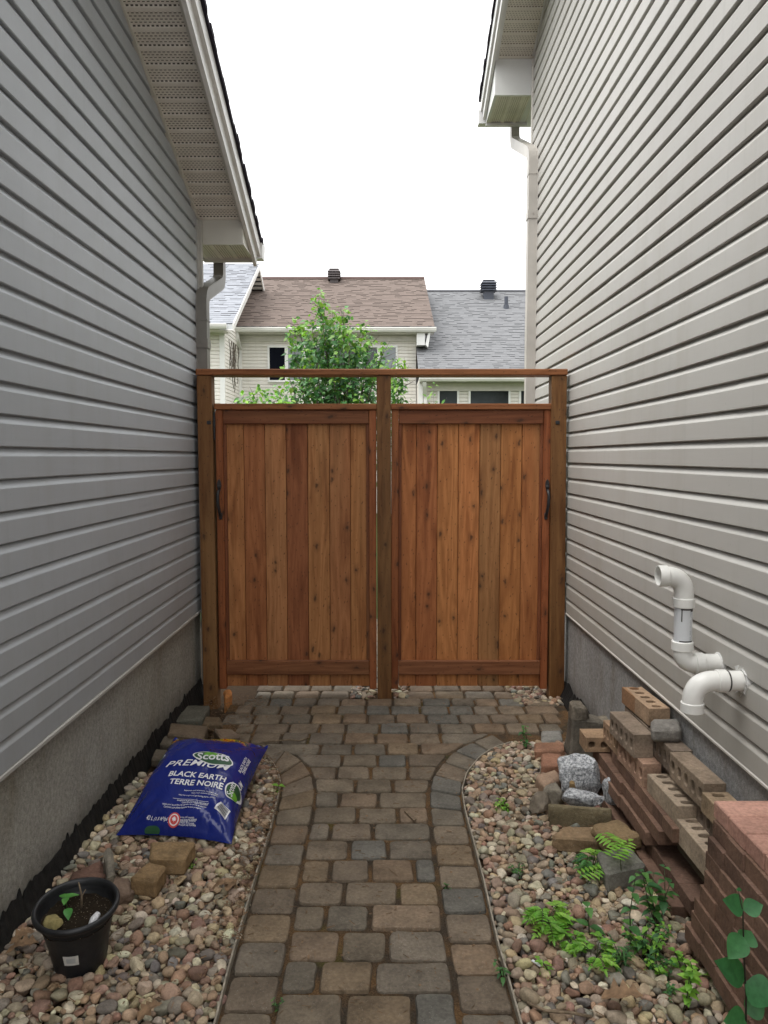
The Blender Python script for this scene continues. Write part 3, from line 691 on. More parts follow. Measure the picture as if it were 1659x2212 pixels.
tilted_post(-1.074, -1.083, -.2, 1.966, .089, .13, POST); tilted_post(1.064, 1.046, -.2, 1.966, .092, .57, lin(108, 77, 48)); tilted_post(0.0, -.006, -.2, 1.966, .086, .86, lin(100, 71, 44))
mb = MB(); mb.box((-1.131, 4.612, 1.968), (1.094, 4.752, 2.005), RAIL, .31, .004); mb.build('top_rail', 'wood_x', GF)
def gate(xa, xb, bounds, lab, cols, hs_, seed):
    """xa..xb outer width; bounds: board edges; hs_: -1 handle on the left stile, +1 on the right"""
    t = thing('gate', ((xa + xb) / 2, 4.68, .05), lab, 'gate', 'pair of wooden gates'); Rg = random.Random(seed); sw = .044
    y0, y1 = 4.642, 4.732
    for x0, x1 in ((xa, xa + sw), (xb - sw, xb)):
        mb = MB(); mb.box((x0, y0, .045), (x1, y1, 1.7635), jit(STILE, .06, Rg), Rg.random() * 9, .003); mb.build('stile', 'wood_z', t)
    mb = MB(); mb.box((xa - .004, y0 - .012, 1.764), (xb + .004, y1 + .012, 1.800), CAPC, Rg.random() * 9, .004); mb.build('cap_rail', 'wood_x', t)
    mb = MB(); mb.box((xa + sw + .001, y0 + .006, 1.680), (xb - sw - .001, y0 + .03, 1.763), TOPR, Rg.random() * 9, .003); mb.build('rail', 'wood_x', t)
    mb = MB(); mb.box((xa + sw + .001, y0 + .003, .135), (xb - sw - .001, y0 + .03, .222), BOTR, Rg.random() * 9, .003); mb.build('rail', 'wood_x', t)
    mb = MB()
    for k in range(len(bounds) - 1):
        a, b = bounds[k] + .0012, bounds[k + 1] - .0012; dy = Rg.uniform(0, .003)
        mb.box((a, y0 + .032 + dy, .055), (b, y0 + .052 + dy, 1.762), jit(cols[k % len(cols)], .07, Rg), Rg.random() * 20, .0022)
    mb.box((xa + sw + .002, y0 + .0565, .06), (xb - sw - .002, y0 + .072, 1.76), TOPR, .5)
    mb.build('board_panel', 'wood_z', t)
    for x0, x1 in ((xa + sw + .0005, xa + sw + .018), (xb - sw - .018, xb - sw - .0005)):
        mb = MB(); mb.box((x0, y0 + .014, .223), (x1, y0 + .0315, 1.679), jit(TOPR, .08, Rg), Rg.random() * 9, .002); mb.build('bead', 'wood_z', t)
    hx = xa + sw * .42 if hs_ < 0 else xb - sw * .42; ztop = 1.345
    mb = MB(); f = y0 - .001
    prof = [(0, .004), (.02, .012), (.05, .013), (.07, .008), (.075, .004)]          # upper plate
    n = 16
    pl = [(hx + .0125 * math.sin(math.pi * min(1, max(0, s_)) ) ** .5, ztop - .07 * s_) for s_ in np.linspace(0, 1, 9)]
    pr = [(2 * hx - x, z) for x, z in pl[::-1]]; ol = pl + pr[1:-1]
    mb.add([(x, f - .006, z) for x, z in ol] + [(x, f, z) for x, z in ol], [tuple(range(len(ol)))] + [(k, (k + 1) % len(ol), len(ol) + (k + 1) % len(ol), len(ol) + k) for k in range(len(ol))])
    mb.box((hx - .010, f - .022, ztop - .052), (hx + .010, f - .006, ztop - .038), bev=.003)
    gp = [(hx, f - .006, ztop - .065), (hx, f - .030, ztop - .072), (hx - hs_ * -.002, f - .044, ztop - .10), (hx, f - .042, ztop - .15), (hx + hs_ * -.004, f - .028, ztop - .195), (hx + hs_ * -.006, f - .008, ztop - .222)]
    mb.tube(arc_path(gp, .012, 3), [.010] * 3 + [.0095] * 40, 10) if False else mb.tube(arc_path(gp, .012, 3), .0095, 10)
    mb.box((hx - hs_ * .006 - .010, f - .007, ztop - .245), (hx - hs_ * .006 + .010, f, ztop - .205), bev=.003)
    mb.build('handle', 'metal_dark', t, smooth=40)
    hz = 1.735; ex = xa if hs_ < 0 else xb; d = -1 if hs_ < 0 else 1
    mb = MB(); a, b = sorted((ex + d * .001, ex + d * .012))
    mb.box((a, y0 + .004, hz - .15), (b, y0 + .02, hz + .015)); mb.box(*[tuple(q) for q in (np.minimum((ex - d * .002, y0 - .008, hz - .075), (ex + d * .022, y0 + .002, hz - .03)), np.maximum((ex - d * .002, y0 - .008, hz - .075), (ex + d * .022, y0 + .002, hz - .03)))], bev=.004)
    mb.tube([(ex + d * .007, y0 - .002, hz - .14), (ex + d * .007, y0 - .002, hz + .01)], .006, 8)
    a2, b2 = sorted((ex + d * .02, ex + d * .045)); mb.box((a2, y0 - .03, hz - .06), (b2, y0 - .0225, hz - .038), bev=.003)
    mb.build('hinge', 'metal_dark', t)
    return t
def gx(cx, ox): return float(ony((ox + cx / 1.843) / 1.507, 1200, 4.675)[0])
bl = [gx(v, 550) for v in (330, 457, 582, 708, 836, 965, 1090, 1212)]
br = [gx(v, 1200) for v in (180, 284, 410, 535, 661, 787, 912, 1040)]
gate(-1.024, -.0505, bl, 'left gate leaf of reddish brown boards, black handle on its left stile', [lin(154, 106, 70), lin(140, 92, 60), lin(152, 106, 71), lin(130, 82, 55), lin(152, 106, 71), lin(142, 97, 65), lin(150, 101, 64)], -1, 21)
gate(.0405, 1.006, br, 'right gate leaf of warmer orange boards, black handle on its right stile', [lin(150, 98, 62), lin(146, 93, 59), lin(166, 113, 69), lin(162, 109, 68), lin(148, 107, 71), lin(158, 107, 66), lin(158, 105, 66)], 1, 33)

# ================================================================== FAR HOUSES
def shingles(mb, p00, p10, p01, p11, col, Rq, row=.14, tab=.28, spread=.2, dark=.5):
    """roof slope: p00 eave-left, p10 eave-right, p01 ridge-left, p11 ridge-right; each course a real step of tabs"""
    p00, p10, p01, p11 = map(Vector, (p00, p10, p01, p11))
    nrm = (p10 - p00).cross(p01 - p00).normalized(); L = (p01 - p00).length; n = int(round(L / row))
    if nrm.z < 0: nrm = -nrm
    mb.add([p00, p10, p11, p01], [(0, 1, 2, 3)], tuple(v * .5 for v in col))
    for i in range(n):
        a0, a1 = i / n, min(1, (i + 1.15) / n)
        lo0, lo1 = p00.lerp(p01, a0), p10.lerp(p11, a0); hi0, hi1 = p00.lerp(p01, a1), p10.lerp(p11, a1)
        W = (lo1 - lo0).length; x = -Rq.uniform(0, tab)
        while x < W:
            wd = tab * Rq.uniform(.45, 1.2); s0, s1 = max(0, x) / W, min(W, x + wd) / W; x += wd
            if s1 <= s0: continue
            hi_ = Rq.random() < .42; h = .015 if hi_ else .007; k = 1 + Rq.uniform(-spread, spread)
            c = tuple(v * k for v in col)
            q = [lo0.lerp(lo1, s0), lo0.lerp(lo1, s1), hi0.lerp(hi1, s1), hi0.lerp(hi1, s0)]
            u = [q[0] + nrm * h, q[1] + nrm * h, q[2] + nrm * .002, q[3] + nrm * .002]
            mb.add([*u], [(0, 1, 2, 3)], c); mb.add([q[0], q[1], u[1], u[0]], [(0, 1, 2, 3)], tuple(v * (dark * .55 if hi_ else .8) for v in c))  # butt faces coloured darker, standing in for the shadow below thick tabs
Rq = random.Random(9)
def window(parent, x0, x1, z0, z1, y, panes, label=None):
    """casing set on the wall plane y (facing the camera); panes: (xa, xb, material)"""
    f = MB(); t = .05
    f.box((x0, y - .06, z0), (x0 + t, y + .02, z1)); f.box((x1 - t, y - .06, z0), (x1, y + .02, z1)); f.box((x0 + t, y - .06, z1 - t), (x1 - t, y + .02, z1)); f.box((x0 + t, y - .075, z0), (x1 - t, y + .02, z0 + t))
    xs = sorted(panes)
    for i in range(len(xs) - 1):
        f.box((xs[i][1], y - .05, z0 + t), (xs[i + 1][0], y + .02, z1 - t))
    fo = f.build('window', 'fly', parent)
    for xa, xb, m in xs:
        g_ = MB(); g_.box((xa - .015, y - .036, z0 + t - .01), (xb + .015, y - .028, z1 - t + .01)); g_.build('pane', m, fo)
    return fo
def vent(parent, base, wd, hgt, mat, roofn):
    x, y, z = base; mb = MB(); mb.box((x - wd * .32, y - wd * .32, z - .3), (x + wd * .32, y + wd * .32, z + hgt * .5)); 
    zz = z + hgt * .42; n = 4; st = hgt * .58 / n
    for k in range(n):
        a, b = wd * .5, wd * .42
        zk = zz + k * st
        mb.hexa([(x - a, y - a, zk), (x + a, y - a, zk), (x + a, y + a, zk), (x - a, y + a, zk), (x - b, y - b, zk + st * .62), (x + b, y - b, zk + st * .62), (x + b, y + b, zk + st * .62), (x - b, y + b, zk + st * .62)])
        mb.box((x - b * .8, y - b * .8, zk + st * .62), (x + b * .8, y + b * .8, zk + st))
    mb.box((x - wd * .38, y - wd * .38, zz + n * st), (x + wd * .38, y + wd * .38, zz + n * st + .02)); mb.build('roof_vent', mat, parent)
def stack(parent, base, r, h, mat):
    mb = MB(); x, y, z = base; mb.tube([(x, y, z - .1), (x, y, z + h * .35), (x, y, z + h * .36), (x, y, z + h)], [r * 1.8, r * 1.4, r, r], 10); mb.build('vent_pipe', mat, parent)
def far_gutter(parent, x0, x1, y, z, mat='gutter_far'):
    mb = MB(); prof = [(.12, 0), (.03, 0), (.0, .05), (.01, .06), (-.005, .085), (.0, .11), (.02, .11), (.12, .10)]; n = len(prof)
    mb.add([(x, y + a, z + b) for x in (x0, x1) for a, b in prof], [(k, (k + 1) % n, n + (k + 1) % n, n + k) for k in range(n)] + [tuple(range(n)), tuple(range(n, 2 * n))[::-1]])
    mb.build('gutter', mat, parent)
# -- brown roof, middle
HB = thing('house', (-1.5, 20, 0), 'cream sided house with brown shingle roof behind the sapling tree', 'house')
ze, zr, yr, ye = 4.65, 6.78, 23.2, 19.55
mb = MB(); siding(mb, lambda t, o, z: (t, 20 - o, z), -3.86, lambda z: .81, .3, 4.75, .0875, Rs, False, .024); mb.box((-3.86, 20.002, 0), (.81, 26, 4.6)); 
mb.add([(.808, 20.002, 4.6), (.808, 26.4, 4.6), (.808, 23.2, 6.6)], [(0, 1, 2)]); mb.build('siding_wall', 'siding_far', HB)
mb = MB(); shingles(mb, (-4.9, ye, ze + .11), (1.26, ye, ze + .11), (-4.9, yr, zr), (1.18, yr, zr), lin(108, 97, 91), Rq, .118, .2, .05, .6); shingles(mb, (-4.9, yr + 3.6, ze + .1), (1.2, yr + 3.6, ze + .1), (-4.9, yr, zr), (1.18, yr, zr), lin(128, 108, 104), Rq, .5, 1.2)
mb.box((-4.9, yr - .1, zr - .03), (1.18, yr + .1, zr + .03), lin(120, 102, 98))
mb.build('roof', 'shingle', HB)
far_gutter(HB, -3.82, 1.30, ye - .06, ze - .02)
mb = MB(); mb.box((-3.82, ye + .06, ze - .04), (1.25, 20.0, ze + .02)); mb.box((-3.8, 19.93, ze - .2), (.85, 19.985, ze - .05)); mb.build('eave_soffit', 'trim_right', HB)
mb = MB(); mb.box((.812, 19.62, ze - .34), (1.02, 20.6, ze - .042)); mb.add([(1.03, 19.6, ze - .33), (1.10, 19.6, ze - .03), (1.16, 19.6, ze - .03), (1.10, 19.6, ze - .4), (1.03, 23, ze - .33), (1.10, 23, ze - .03), (1.16, 23, ze - .03), (1.10, 23, ze - .4)], [(0, 1, 2, 3), (4, 7, 6, 5), (0, 4, 5, 1), (1, 5, 6, 2), (2, 6, 7, 3), (3, 7, 4, 0)]); mb.build('eave_box', 'fascia', HB)
def bx(x, Y=20): return float(ony(x, 800, Y)[0])
def bz(y, Y=20): return float(ony(830, y, Y)[2])
window(HB, bx(579), bx(859), bz(826), bz(747), 19.99, [(bx(584), bx(616), 'room'), (bx(623), bx(655), 'glass_reflect'), (bx(662), bx(776), 'glass'), (bx(783), bx(815), 'glass'), (bx(821), bx(854), 'glass_reflect')])
vent(HB, (bx(723, 22.9), 22.9, bz(619, 22.9)), .37, .47, 'vent_brown', None); stack(HB, (bx(661, 22.8), 22.8, bz(627, 22.8)), .04, .17, 'vent_brown')
mb = MB(); mb.tube(arc_path([(bx(513, 19.6), 19.6, ze), (bx(514, 19.6), 19.62, ze - .2), (bx(519, 19.93), 19.93, ze - .4), (bx(519, 19.93), 19.93, .1)], .06), 1, sec=rect_sec(.04, .05)); mb.build('downspout', 'gutter_far', HB)
# -- grey roof, right
HG = thing('house', (4.5, 20, 0), 'cream sided house with grey shingle roof and black roof vent', 'house')
ze, zr, yr, ye = 3.40, 6.58, 23.97, 18.4
mb = MB(); siding(mb, lambda t, o, z: (t, 18.8 - o, z), .83, lambda z: 9.0, .3, 3.3, .0875, Rs, False, .024); mb.box((.83, 18.802, 0), (9, 29, 3.35)); mb.build('siding_wall', 'siding_far', HG)
mb = MB(); shingles(mb, (.813, ye, ze), (9.2, ye, ze), (.813, yr, zr), (9.2, yr, zr), lin(113, 114, 116), Rq, .118, .2, .05, .68)
shingles(mb, (.813, yr + 5.5, ze), (9.2, yr + 5.5, ze), (.813, yr, zr), (9.2, yr, zr), lin(132, 133, 138), Rq, .5, 1.2)
mb.box((.813, yr - .1, zr - .03), (9.2, yr + .1, zr + .02), lin(126, 127, 132)); mb.build('roof', 'shingle', HG)
far_gutter(HG, .82, 9.2, ye - .09, ze - .12)
mb = MB(); mb.box((.84, ye + .03, ze - .12), (9.1, 18.8, ze - .08)); mb.box((.94, 18.72, ze - .32), (9, 18.765, ze - .13)); mb.build('eave_soffit', 'trim_right', HG)
mb = MB(); mb.box((.822, 18.755, 0), (.93, 18.86, ze - .125)); mb.build('corner_trim', 'fly', HG)
wy = 18.79
def wx(x): return bx(x, 18.79)
def wz(y): return bz(y, 18.79)
for x0, x1, p0, p1 in ((945, 992, 950, 987), (1012, 1103, 1018, 1097), (1121, 1200, 1127, 1194)):
    window(HG, wx(x0), wx(x1), wz(893), wz(837), wy, [(wx(p0) , wx(p1), 'glass')])
vent(HG, (bx(1053, 23.4), 23.4, bz(645, 23.4)), .46, .50, 'vent_dark', None); stack(HG, (bx(1092, 22.6), 22.6, bz(668, 22.6)), .055, .36, 'vent_dark')
mb = MB(); mb.tube(arc_path([(.95, 18.42, ze - .12), (.95, 18.44, ze - .2), (.99, 18.69, ze - .45), (.99, 18.69, .1)], .08), 1, sec=rect_sec(.045, .05)); mb.build('downspout', 'gutter_far', HG)
# -- blue grey gable, left
HC = thing('house', (-6.5, 19, 0), 'cream house with pale blue grey shingle gable seen beside the left downspout', 'house')
X1, Xw = -3.45, -3.78; ze, zr, ye, yr = 4.51, 6.77, 17.65, 21.4
mb = MB(); siding(mb, lambda t, o, z: (t, 18.2 - o, z), -9, lambda z: Xw, .3, 4.5, .0875, Rs, False, .024)
siding(mb, lambda t, o, z: (Xw + o, t, z), 18.2, lambda z: 20.0, .3, 4.6, .0875, Rs, False, .024)
mb.box((-9, 18.202, 0), (Xw - .002, 25, 4.55)); mb.add([(Xw, 18.0, 4.5), (Xw, 24.9, 4.5), (Xw, yr, 6.65)], [(0, 1, 2)]); mb.build('siding_wall', 'siding_far', HC)
mb = MB(); shingles(mb, (-9.4, ye, ze), (X1, ye, ze), (-9.4, yr, zr), (X1, yr, zr), lin(138, 141, 147), Rq, .12, .25, .10, .5)
shingles(mb, (-9.4, yr + 3.7, ze), (X1, yr + 3.7, ze), (-9.4, yr, zr), (X1, yr, zr), lin(150, 155, 166), Rq, .5, 1.2); mb.build('roof', 'shingle', HC)
mb = MB()
for (ya, za), (yb_, zb_) in (((ye - .03, ze - .01), (yr, zr - .01)), ((yr, zr - .01), (yr + 3.7, ze - .01))):
    mb.hexa([(X1 - .01, ya, za - .16), (X1 + .02, ya, za - .16), (X1 + .02, yb_, zb_ - .16), (X1 - .01, yb_, zb_ - .16), (X1 - .01, ya, za), (X1 + .02, ya, za), (X1 + .02, yb_, zb_), (X1 - .01, yb_, zb_)])
    n = 26
    for k in range(n):   # vented soffit slats
        a, b = k / n, (k + .62) / n
        mb.add([(Xw + .02, ya + (yb_ - ya) * a, za + (zb_ - za) * a - .14), (X1 - .012, ya + (yb_ - ya) * a, za + (zb_ - za) * a - .14), (X1 - .012, ya + (yb_ - ya) * b, za + (zb_ - za) * b - .14), (Xw + .02, ya + (yb_ - ya) * b, za + (zb_ - za) * b - .14)], [(0, 1, 2, 3)])
mb.build('rake_board', 'gutter_far', HC)
mb = MB(); mb.hexa([(Xw, ye, ze - .13), (X1 - .011, ye, ze - .13), (X1 - .011, yr, zr - .13), (Xw, yr, zr - .13), (Xw, ye, ze - .02), (X1 - .011, ye, ze - .02), (X1 - .011, yr, zr - .02), (Xw, yr, zr - .02)]); mb.build('rake_soffit', 'pvc_grey', HC)
far_gutter(HC, -9.4, X1 - .15, ye - .08, ze - .12)
mb = MB(); mb.box((-9.3, ye + .04, ze - .14), (X1 - .2, 18.2, ze - .10)); mb.build('eave_soffit', 'trim_right', HC)
mb = MB(); mb.box((Xw - .1, 18.16, 0), (Xw + .012, 18.28, 4.38)); mb.build('corner_trim', 'fly', HC)

mb = MB(); Rv = random.Random(6)
for k in range(16):
    y, z = Rv.uniform(18.5, 19.8), 4.3; pts = [Vector((Xw + .035, y, z))]
    for _ in range(Rv.randint(5, 11)): y += Rv.uniform(-.12, .12); z -= Rv.uniform(.04, .16); pts.append(Vector((Xw + .035, y, z)))
    mb.tube(pts, .007, 4)
tag(mb.build('bare_vine', 'bark'), 'leafless dark vine clinging to the side wall below the blue grey gable', 'vine')
# ================================================================== PVC PIPES ON THE RIGHT WALL
def pvc_path(pts, r, rb, mb, n=20): mb.tube(arc_path(pts, rb, 10), r, n)
XF = XRW - .013
def ring(mb, p, d, r, L):
    p, d = Vector(p), Vector(d).normalized(); mb.tube([p - d * L / 2, p - d * (L / 2 - .002), p + d * (L / 2 - .002), p + d * L / 2], [r - .002, r, r, r - .002], 24)
y1p = 2.50
VP = thing('vent_pipe', (XF, y1p, .79), 'tall white S-shaped plastic vent pipe rising from the right wall', 'pipe')
xv, zl, zt1 = .989, .795, 1.088
mb = MB(); mb.tube([(xv, y1p, .862), (xv, y1p, .99)], .0292, 24); mb.build('pipe', 'pvc_grey', VP, smooth=40)
mb = MB(); pvc_path([(XF + .01, y1p, zl), (xv, y1p, zl), (xv, y1p, .842)], .0315, .046, mb); mb.build('elbow', 'pvc', VP, smooth=40)
for q_, d_ in (((xv, y1p, .855), (0, 0, 1)), ((xv + .055, y1p, zl), (1, 0, 0)), ((xv, y1p, 1.0), (0, 0, 1))):
    mb = MB(); ring(mb, q_, d_, .0355, .031); mb.build('coupling', 'pvc', VP, smooth=40)
mb = MB(); mb.tube(arc_path([(xv, y1p, 1.01), (xv, y1p, zt1), (.925, y1p, zt1)], .062, 12), .0315, 24); mb.build('elbow', 'pvc', VP, smooth=40)
mb = MB(); n = 24; vs = []     # open socket mouth
for r_, x in ((.0315, .934), (.0355, .931), (.0355, .904), (.0345, .902), (.0305, .902), (.0295, .906), (.0295, .94), (.0, .945)):
    vs += [(x, y1p + r_ * math.cos(2 * math.pi * k / n), zt1 + r_ * math.sin(2 * math.pi * k / n)) for k in range(n)]
mb.add(vs, [(i * n + k, i * n + (k + 1) % n, (i + 1) * n + (k + 1) % n, (i + 1) * n + k) for i in range(7) for k in range(n)]); mb.build('socket', 'pvc', VP, smooth=40)
mb = MB(); mb.tube([(XF - .003, y1p, zl), (XF + .012, y1p, zl)], [.036, .043], 16); mb.build('seal', 'caulk', VP, smooth=True)
mb = MB()
Rt = random.Random(4)
for k in range(20):   # worn lettering up the side of the pipe
    a = rad(-62); z = .875 + k * .0052
    if k in (7, 8, 14): continue
    for d in (-.05, .09):
        aa = a + d; x0, y0 = xv + .0296 * math.cos(aa), y1p + .0296 * math.sin(aa); x1, y1 = xv + .0296 * math.cos(aa + .05), y1p + .0296 * math.sin(aa + .05)
        if Rt.random() < .8: mb.add([(x0, y0, z), (x1, y1, z), (x1, y1, z + .0034), (x0, y0, z + .0034)], [(0, 1, 2, 3)])
mb.build('lettering', 'mark', VP)
mb = MB()
for a0, a1, z0, z1 in ((-2.2, -.6, .978, .983), (-2.15, -2.02, .94, .98), (-2.3, -.5, .872, .876), (-1.1, -.55, .973, .98)):
    m = 8; vs = [(xv + .0295 * math.cos(a0 + (a1 - a0) * k / m), y1p + .0295 * math.sin(a0 + (a1 - a0) * k / m), z) for k in range(m + 1) for z in (z0, z1)]
    mb.add(vs, [(2 * k, 2 * k + 2, 2 * k + 3, 2 * k + 1) for k in range(m)])
mb.build('glue_mark', 'dirty', VP)
y2p = 2.33
VE = thing('outlet_pipe', (XF, y2p, .785), 'short white plastic elbow pipe turned down from the right wall', 'pipe')
mb = MB(); mb.tube(arc_path([(XF + .01, y2p, .786), (.958, y2p, .786), (.958, y2p, .70)], .068, 12), .0315, 24); mb.build('elbow', 'pvc', VE, smooth=40)
for q_, d_ in (((1.045, y2p, .786), (1, 0, 0)), ((.958, y2p, .703), (0, 0, 1))):
    mb = MB(); ring(mb, q_, d_, .0352, .032); mb.build('coupling', 'pvc', VE, smooth=40)
mb = MB(); mb.tube([(1.062, y2p, .786), (1.066, y2p, .786)], .0328, 24); mb.build('glue_mark', 'dirty', VE)
mb = MB(); mb.tube([(XF - .004, y2p, .786), (XF + .012, y2p, .786)], [.037, .046], 16)
for k in range(9):
    a = k * .7; mb.add([(XF - .004, y2p + .034 * math.cos(a), .786 + .034 * math.sin(a)), (XF - .012, y2p + .045 * math.cos(a + .2), .786 + .048 * math.sin(a + .2)), (XF - .002, y2p + .047 * math.cos(a + .5), .786 + .05 * math.sin(a + .5))], [(0, 1, 2)])
mb.build('seal', 'caulk', VE)

# ================================================================== LOOSE PAVERS, BRICKS AND RUBBLE
def block(name, px, zt, th, col, label, cat, mat='paver', bev=.008, rough=.004, sub=2, group=None, shrink=.0, conv=None, seed=0, dz=(0, 0, 0, 0)):
    """a stone from the four picture corners of its top face (far-left, far-right, near-right, near-left) at height zt"""
    P = [onz(*(conv(*p) if conv else p), zt + d) for p, d in zip(px, dz)]
    cen = np.mean(P, 0); base = [cen + (p - cen) * (1 + shrink) for p in P]
    o = (float(cen[0]), float(cen[1]), zt - th)
    top = [tuple(p - np.array(o)) for p in P]; bot = [(b[0] - o[0], b[1] - o[1], 0) for b in base]
    order = [3, 2, 1, 0]
    vs, fs = bevbox([bot[i] for i in order] + [top[i] for i in order], bev, 1, sub=sub, rough=rough, seed=seed + len(name))
    mb = MB(); mb.add([tuple(np.array(v) + o) for v in vs], fs, col, 0)
    return tag(mb.build(name, mat, origin=o, smooth=45), label, cat, group)
TAN = lin(140, 116, 84); TAN2 = lin(134, 112, 84); GRY = lin(112, 108, 100); RED = lin(126, 84, 66); PNK = lin(150, 124, 106); DRK = lin(98, 90, 80)
block('paver', [(1015, 185), (1325, 180), (1245, 300), (1003, 295)], .085, .065, TAN, 'tan paver lying below the blue sack, the larger of two', 'paver', conv=cl, seed=1, dz=(0, .0, 0, 0))
block('paver', [(1005, 318), (1130, 345), (1050, 452), (868, 425)], .085, .065, lin(134, 110, 79), 'tan square paver between the black pot and the larger tan paver', 'paver', conv=cl, seed=2)
block('rubble_stone', [(470, 380), (700, 300), (705, 420), (480, 470)], .07, .07, lin(110, 84, 72), 'flat reddish brown stone lying behind the black pot', 'stone', 'rock', .012, .012, 3, conv=cl, seed=3)
block('rubble_stone', [(702, 215), (760, 205), (772, 400), (715, 425)], .10, .10, lin(122, 116, 104), 'upright grey stone sliver beside the reddish stone', 'stone', 'rock', .008, .008, 3, conv=cl, seed=4)
block('rubble_stone', [(640, 440), (880, 435), (915, 505), (760, 545)], .06, .06, lin(116, 98, 84), 'lumpy brown stone wedged beside the tan square paver', 'stone', 'rock', .014, .016, 3, conv=cl, seed=5)
block('paver', [(690, 228), (912, 226), (855, 330), (640, 345)], .035, .06, lin(92, 90, 80), 'dark grey green paver beside the foot of the left gate post', 'paver', conv=cb, seed=6)
block('paver', [(870, 308), (985, 315), (1010, 370), (850, 372)], .015, .05, lin(110, 94, 74), 'small brown paver sunk between loose stones left of the landing', 'paver', conv=cb, seed=7)
block('paver', [(605, 362), (900, 382), (850, 478), (580, 448)], .075, .065, lin(108, 94, 78), 'brown paver lying behind the blue sack', 'paver', conv=cb, seed=8)
block('paver', [(935, 400), (1085, 412), (1145, 462), (990, 478)], .06, .055, lin(118, 102, 86), 'small tilted brown paver behind the top edge of the sack', 'paver', conv=cb, seed=9, dz=(0, 0, 0, .01))
block('paver', [(890, 500), (1050, 515), (1090, 552), (870, 540)], .055, .05, lin(122, 106, 90), 'brown paver poking out from under the top of the sack', 'paver', conv=cb, seed=10)
block('paver', [(560, 455), (720, 478), (700, 540), (520, 520)], .05, .05, lin(96, 88, 76), 'dark paver between the foundation and the top of the sack', 'paver', conv=cb, seed=12)
block('paver', [(490, 560), (640, 575), (620, 650), (450, 640)], .04, .045, lin(94, 86, 74), 'dark paver against the membrane beside the sack', 'paver', conv=cb, seed=13)
block('rubble_stone', [(1020, 110), (1072, 100), (1078, 140), (1024, 158)], .05, .11, lin(196, 132, 78), 'orange brown stone standing in the hole beside the left post', 'stone', 'rock', .008, .008, 3, conv=cb, seed=14)
# right side loose stones (crop c5)
block('paver', [(298, 330), (415, 325), (432, 385), (300, 392)], .02, .05, lin(132, 130, 124), 'small pale grey paver at the end of the landing', 'paver', conv=c5, seed=20)
block('paver', [(255, 398), (430, 395), (440, 442), (258, 448)], .055, .055, lin(150, 112, 90), 'reddish brick paver lying nearest the landing', 'paver', conv=c5, seed=21)
block('paver', [(298, 465), (420, 460), (440, 535), (300, 535)], .06, .055, lin(142, 104, 84), 'square reddish paver in front of the concrete wedge', 'paver', conv=c5, seed=22)
block('paver', [(262, 590), (385, 558), (425, 610), (318, 662)], .075, .075, lin(152, 128, 108), 'pinkish paver left of the granite lump', 'paver', conv=c5, seed=23)
block('paver', [(440, 535), (620, 520), (690, 592), (470, 640)], .12, .06, lin(134, 112, 78), 'tan paver lying behind the granite lump', 'paver', conv=c5, seed=24)
block('paver', [(430, 545), (630, 545), (660, 640), (440, 640)], .06, .06, lin(104, 92, 76), 'dark paver under the tan paver behind the granite', 'paver', conv=c5, seed=25)
def rock(name, p, dims, yaw, mat, col, label, seed, sub=3, sharp=.25):
    """faceted lump: cut icosphere"""
    bm = bmesh.new(); bmesh.ops.create_icosphere(bm, subdivisions=sub, radius=.5); Rk = random.Random(seed)
    for _ in range(9):
        nrm = Vector((Rk.gauss(0, 1), Rk.gauss(0, 1), Rk.gauss(0, .8))).normalized(); d = Rk.uniform(.26, .40)
        for v in bm.verts:
            k = v.co.dot(nrm) - d
            if k > 0: v.co -= nrm * k
    for v in bm.verts: v.co += v.co.normalized() * .05 * mnoise.fractal(v.co * 5 + Vector((seed, 0, 0)), 1, 2, 4)
    zs = min(v.co.z for v in bm.verts); cy, sy = math.cos(yaw), math.sin(yaw); vs = []
    ex = max(v.co.x for v in bm.verts) - min(v.co.x for v in bm.verts); ey = max(v.co.y for v in bm.verts) - min(v.co.y for v in bm.verts); ez = max(v.co.z for v in bm.verts) - zs
    for v in bm.verts:
        x, y, z = v.co.x * dims[0] / ex, v.co.y * dims[1] / ey, (v.co.z - zs) * dims[2] / ez
        vs.append((p[0] + x * cy - y * sy, p[1] + x * sy + y * cy, p[2] + z))
    bm.verts.index_update(); fs = [tuple(q.index for q in f.verts) for f in bm.faces]; bm.free()
    mb = MB(); mb.add(vs, fs, col); return tag(mb.build(name, mat, origin=tuple(p), smooth=28), label, 'stone')
P = onz(*c5(540, 735), .03); rock('granite_rock', (P[0], P[1] + .03, .02), (.205, .13, .185), .1, 'granite', (.5, .5, .5), 'large pale granite lump among the loose pavers', 5)
P = onz(*c5(555, 775), .07); rock('granite_rock', (P[0], P[1], .05), (.17, .07, .085), -.1, 'granite', (.5, .5, .5), 'flat granite splinter in front of the large granite lump', 8)
P = onz(*c5(735, 790), .04); rock('granite_rock', (P[0], P[1] + .02, .01), (.075, .10, .15), .4, 'granite', (.5, .5, .5), 'thin granite shard between the lump and the brick stack', 12)
P = onz(*c5(385, 760), .04); rock('concrete_chunk', (P[0], P[1], .01), (.11, .09, .115), .2, 'rock', lin(142, 134, 120), 'pale concrete chunk left of the granite splinter', 15)
P = onz(*c5(290, 775), .04); rock('concrete_chunk', (P[0], P[1], .0), (.10, .08, .10), .9, 'rock', lin(126, 116, 102), 'brown concrete chunk at the edge of the river stones', 17)
block('paver', [(345, 762), (720, 790), (728, 800), (345, 775)], .10, .10, lin(110, 100, 78), 'long greenish paver standing on edge before the granite', 'paver', conv=c5, seed=26, bev=.006, rough=.006)
block('flagstone', [(420, 905), (590, 905), (745, 985), (355, 962)], .075, .065, lin(128, 107, 82), 'broken tan flagstone, lower of two overlapping', 'stone', conv=c5, seed=27, bev=.010, rough=.008, sub=3)
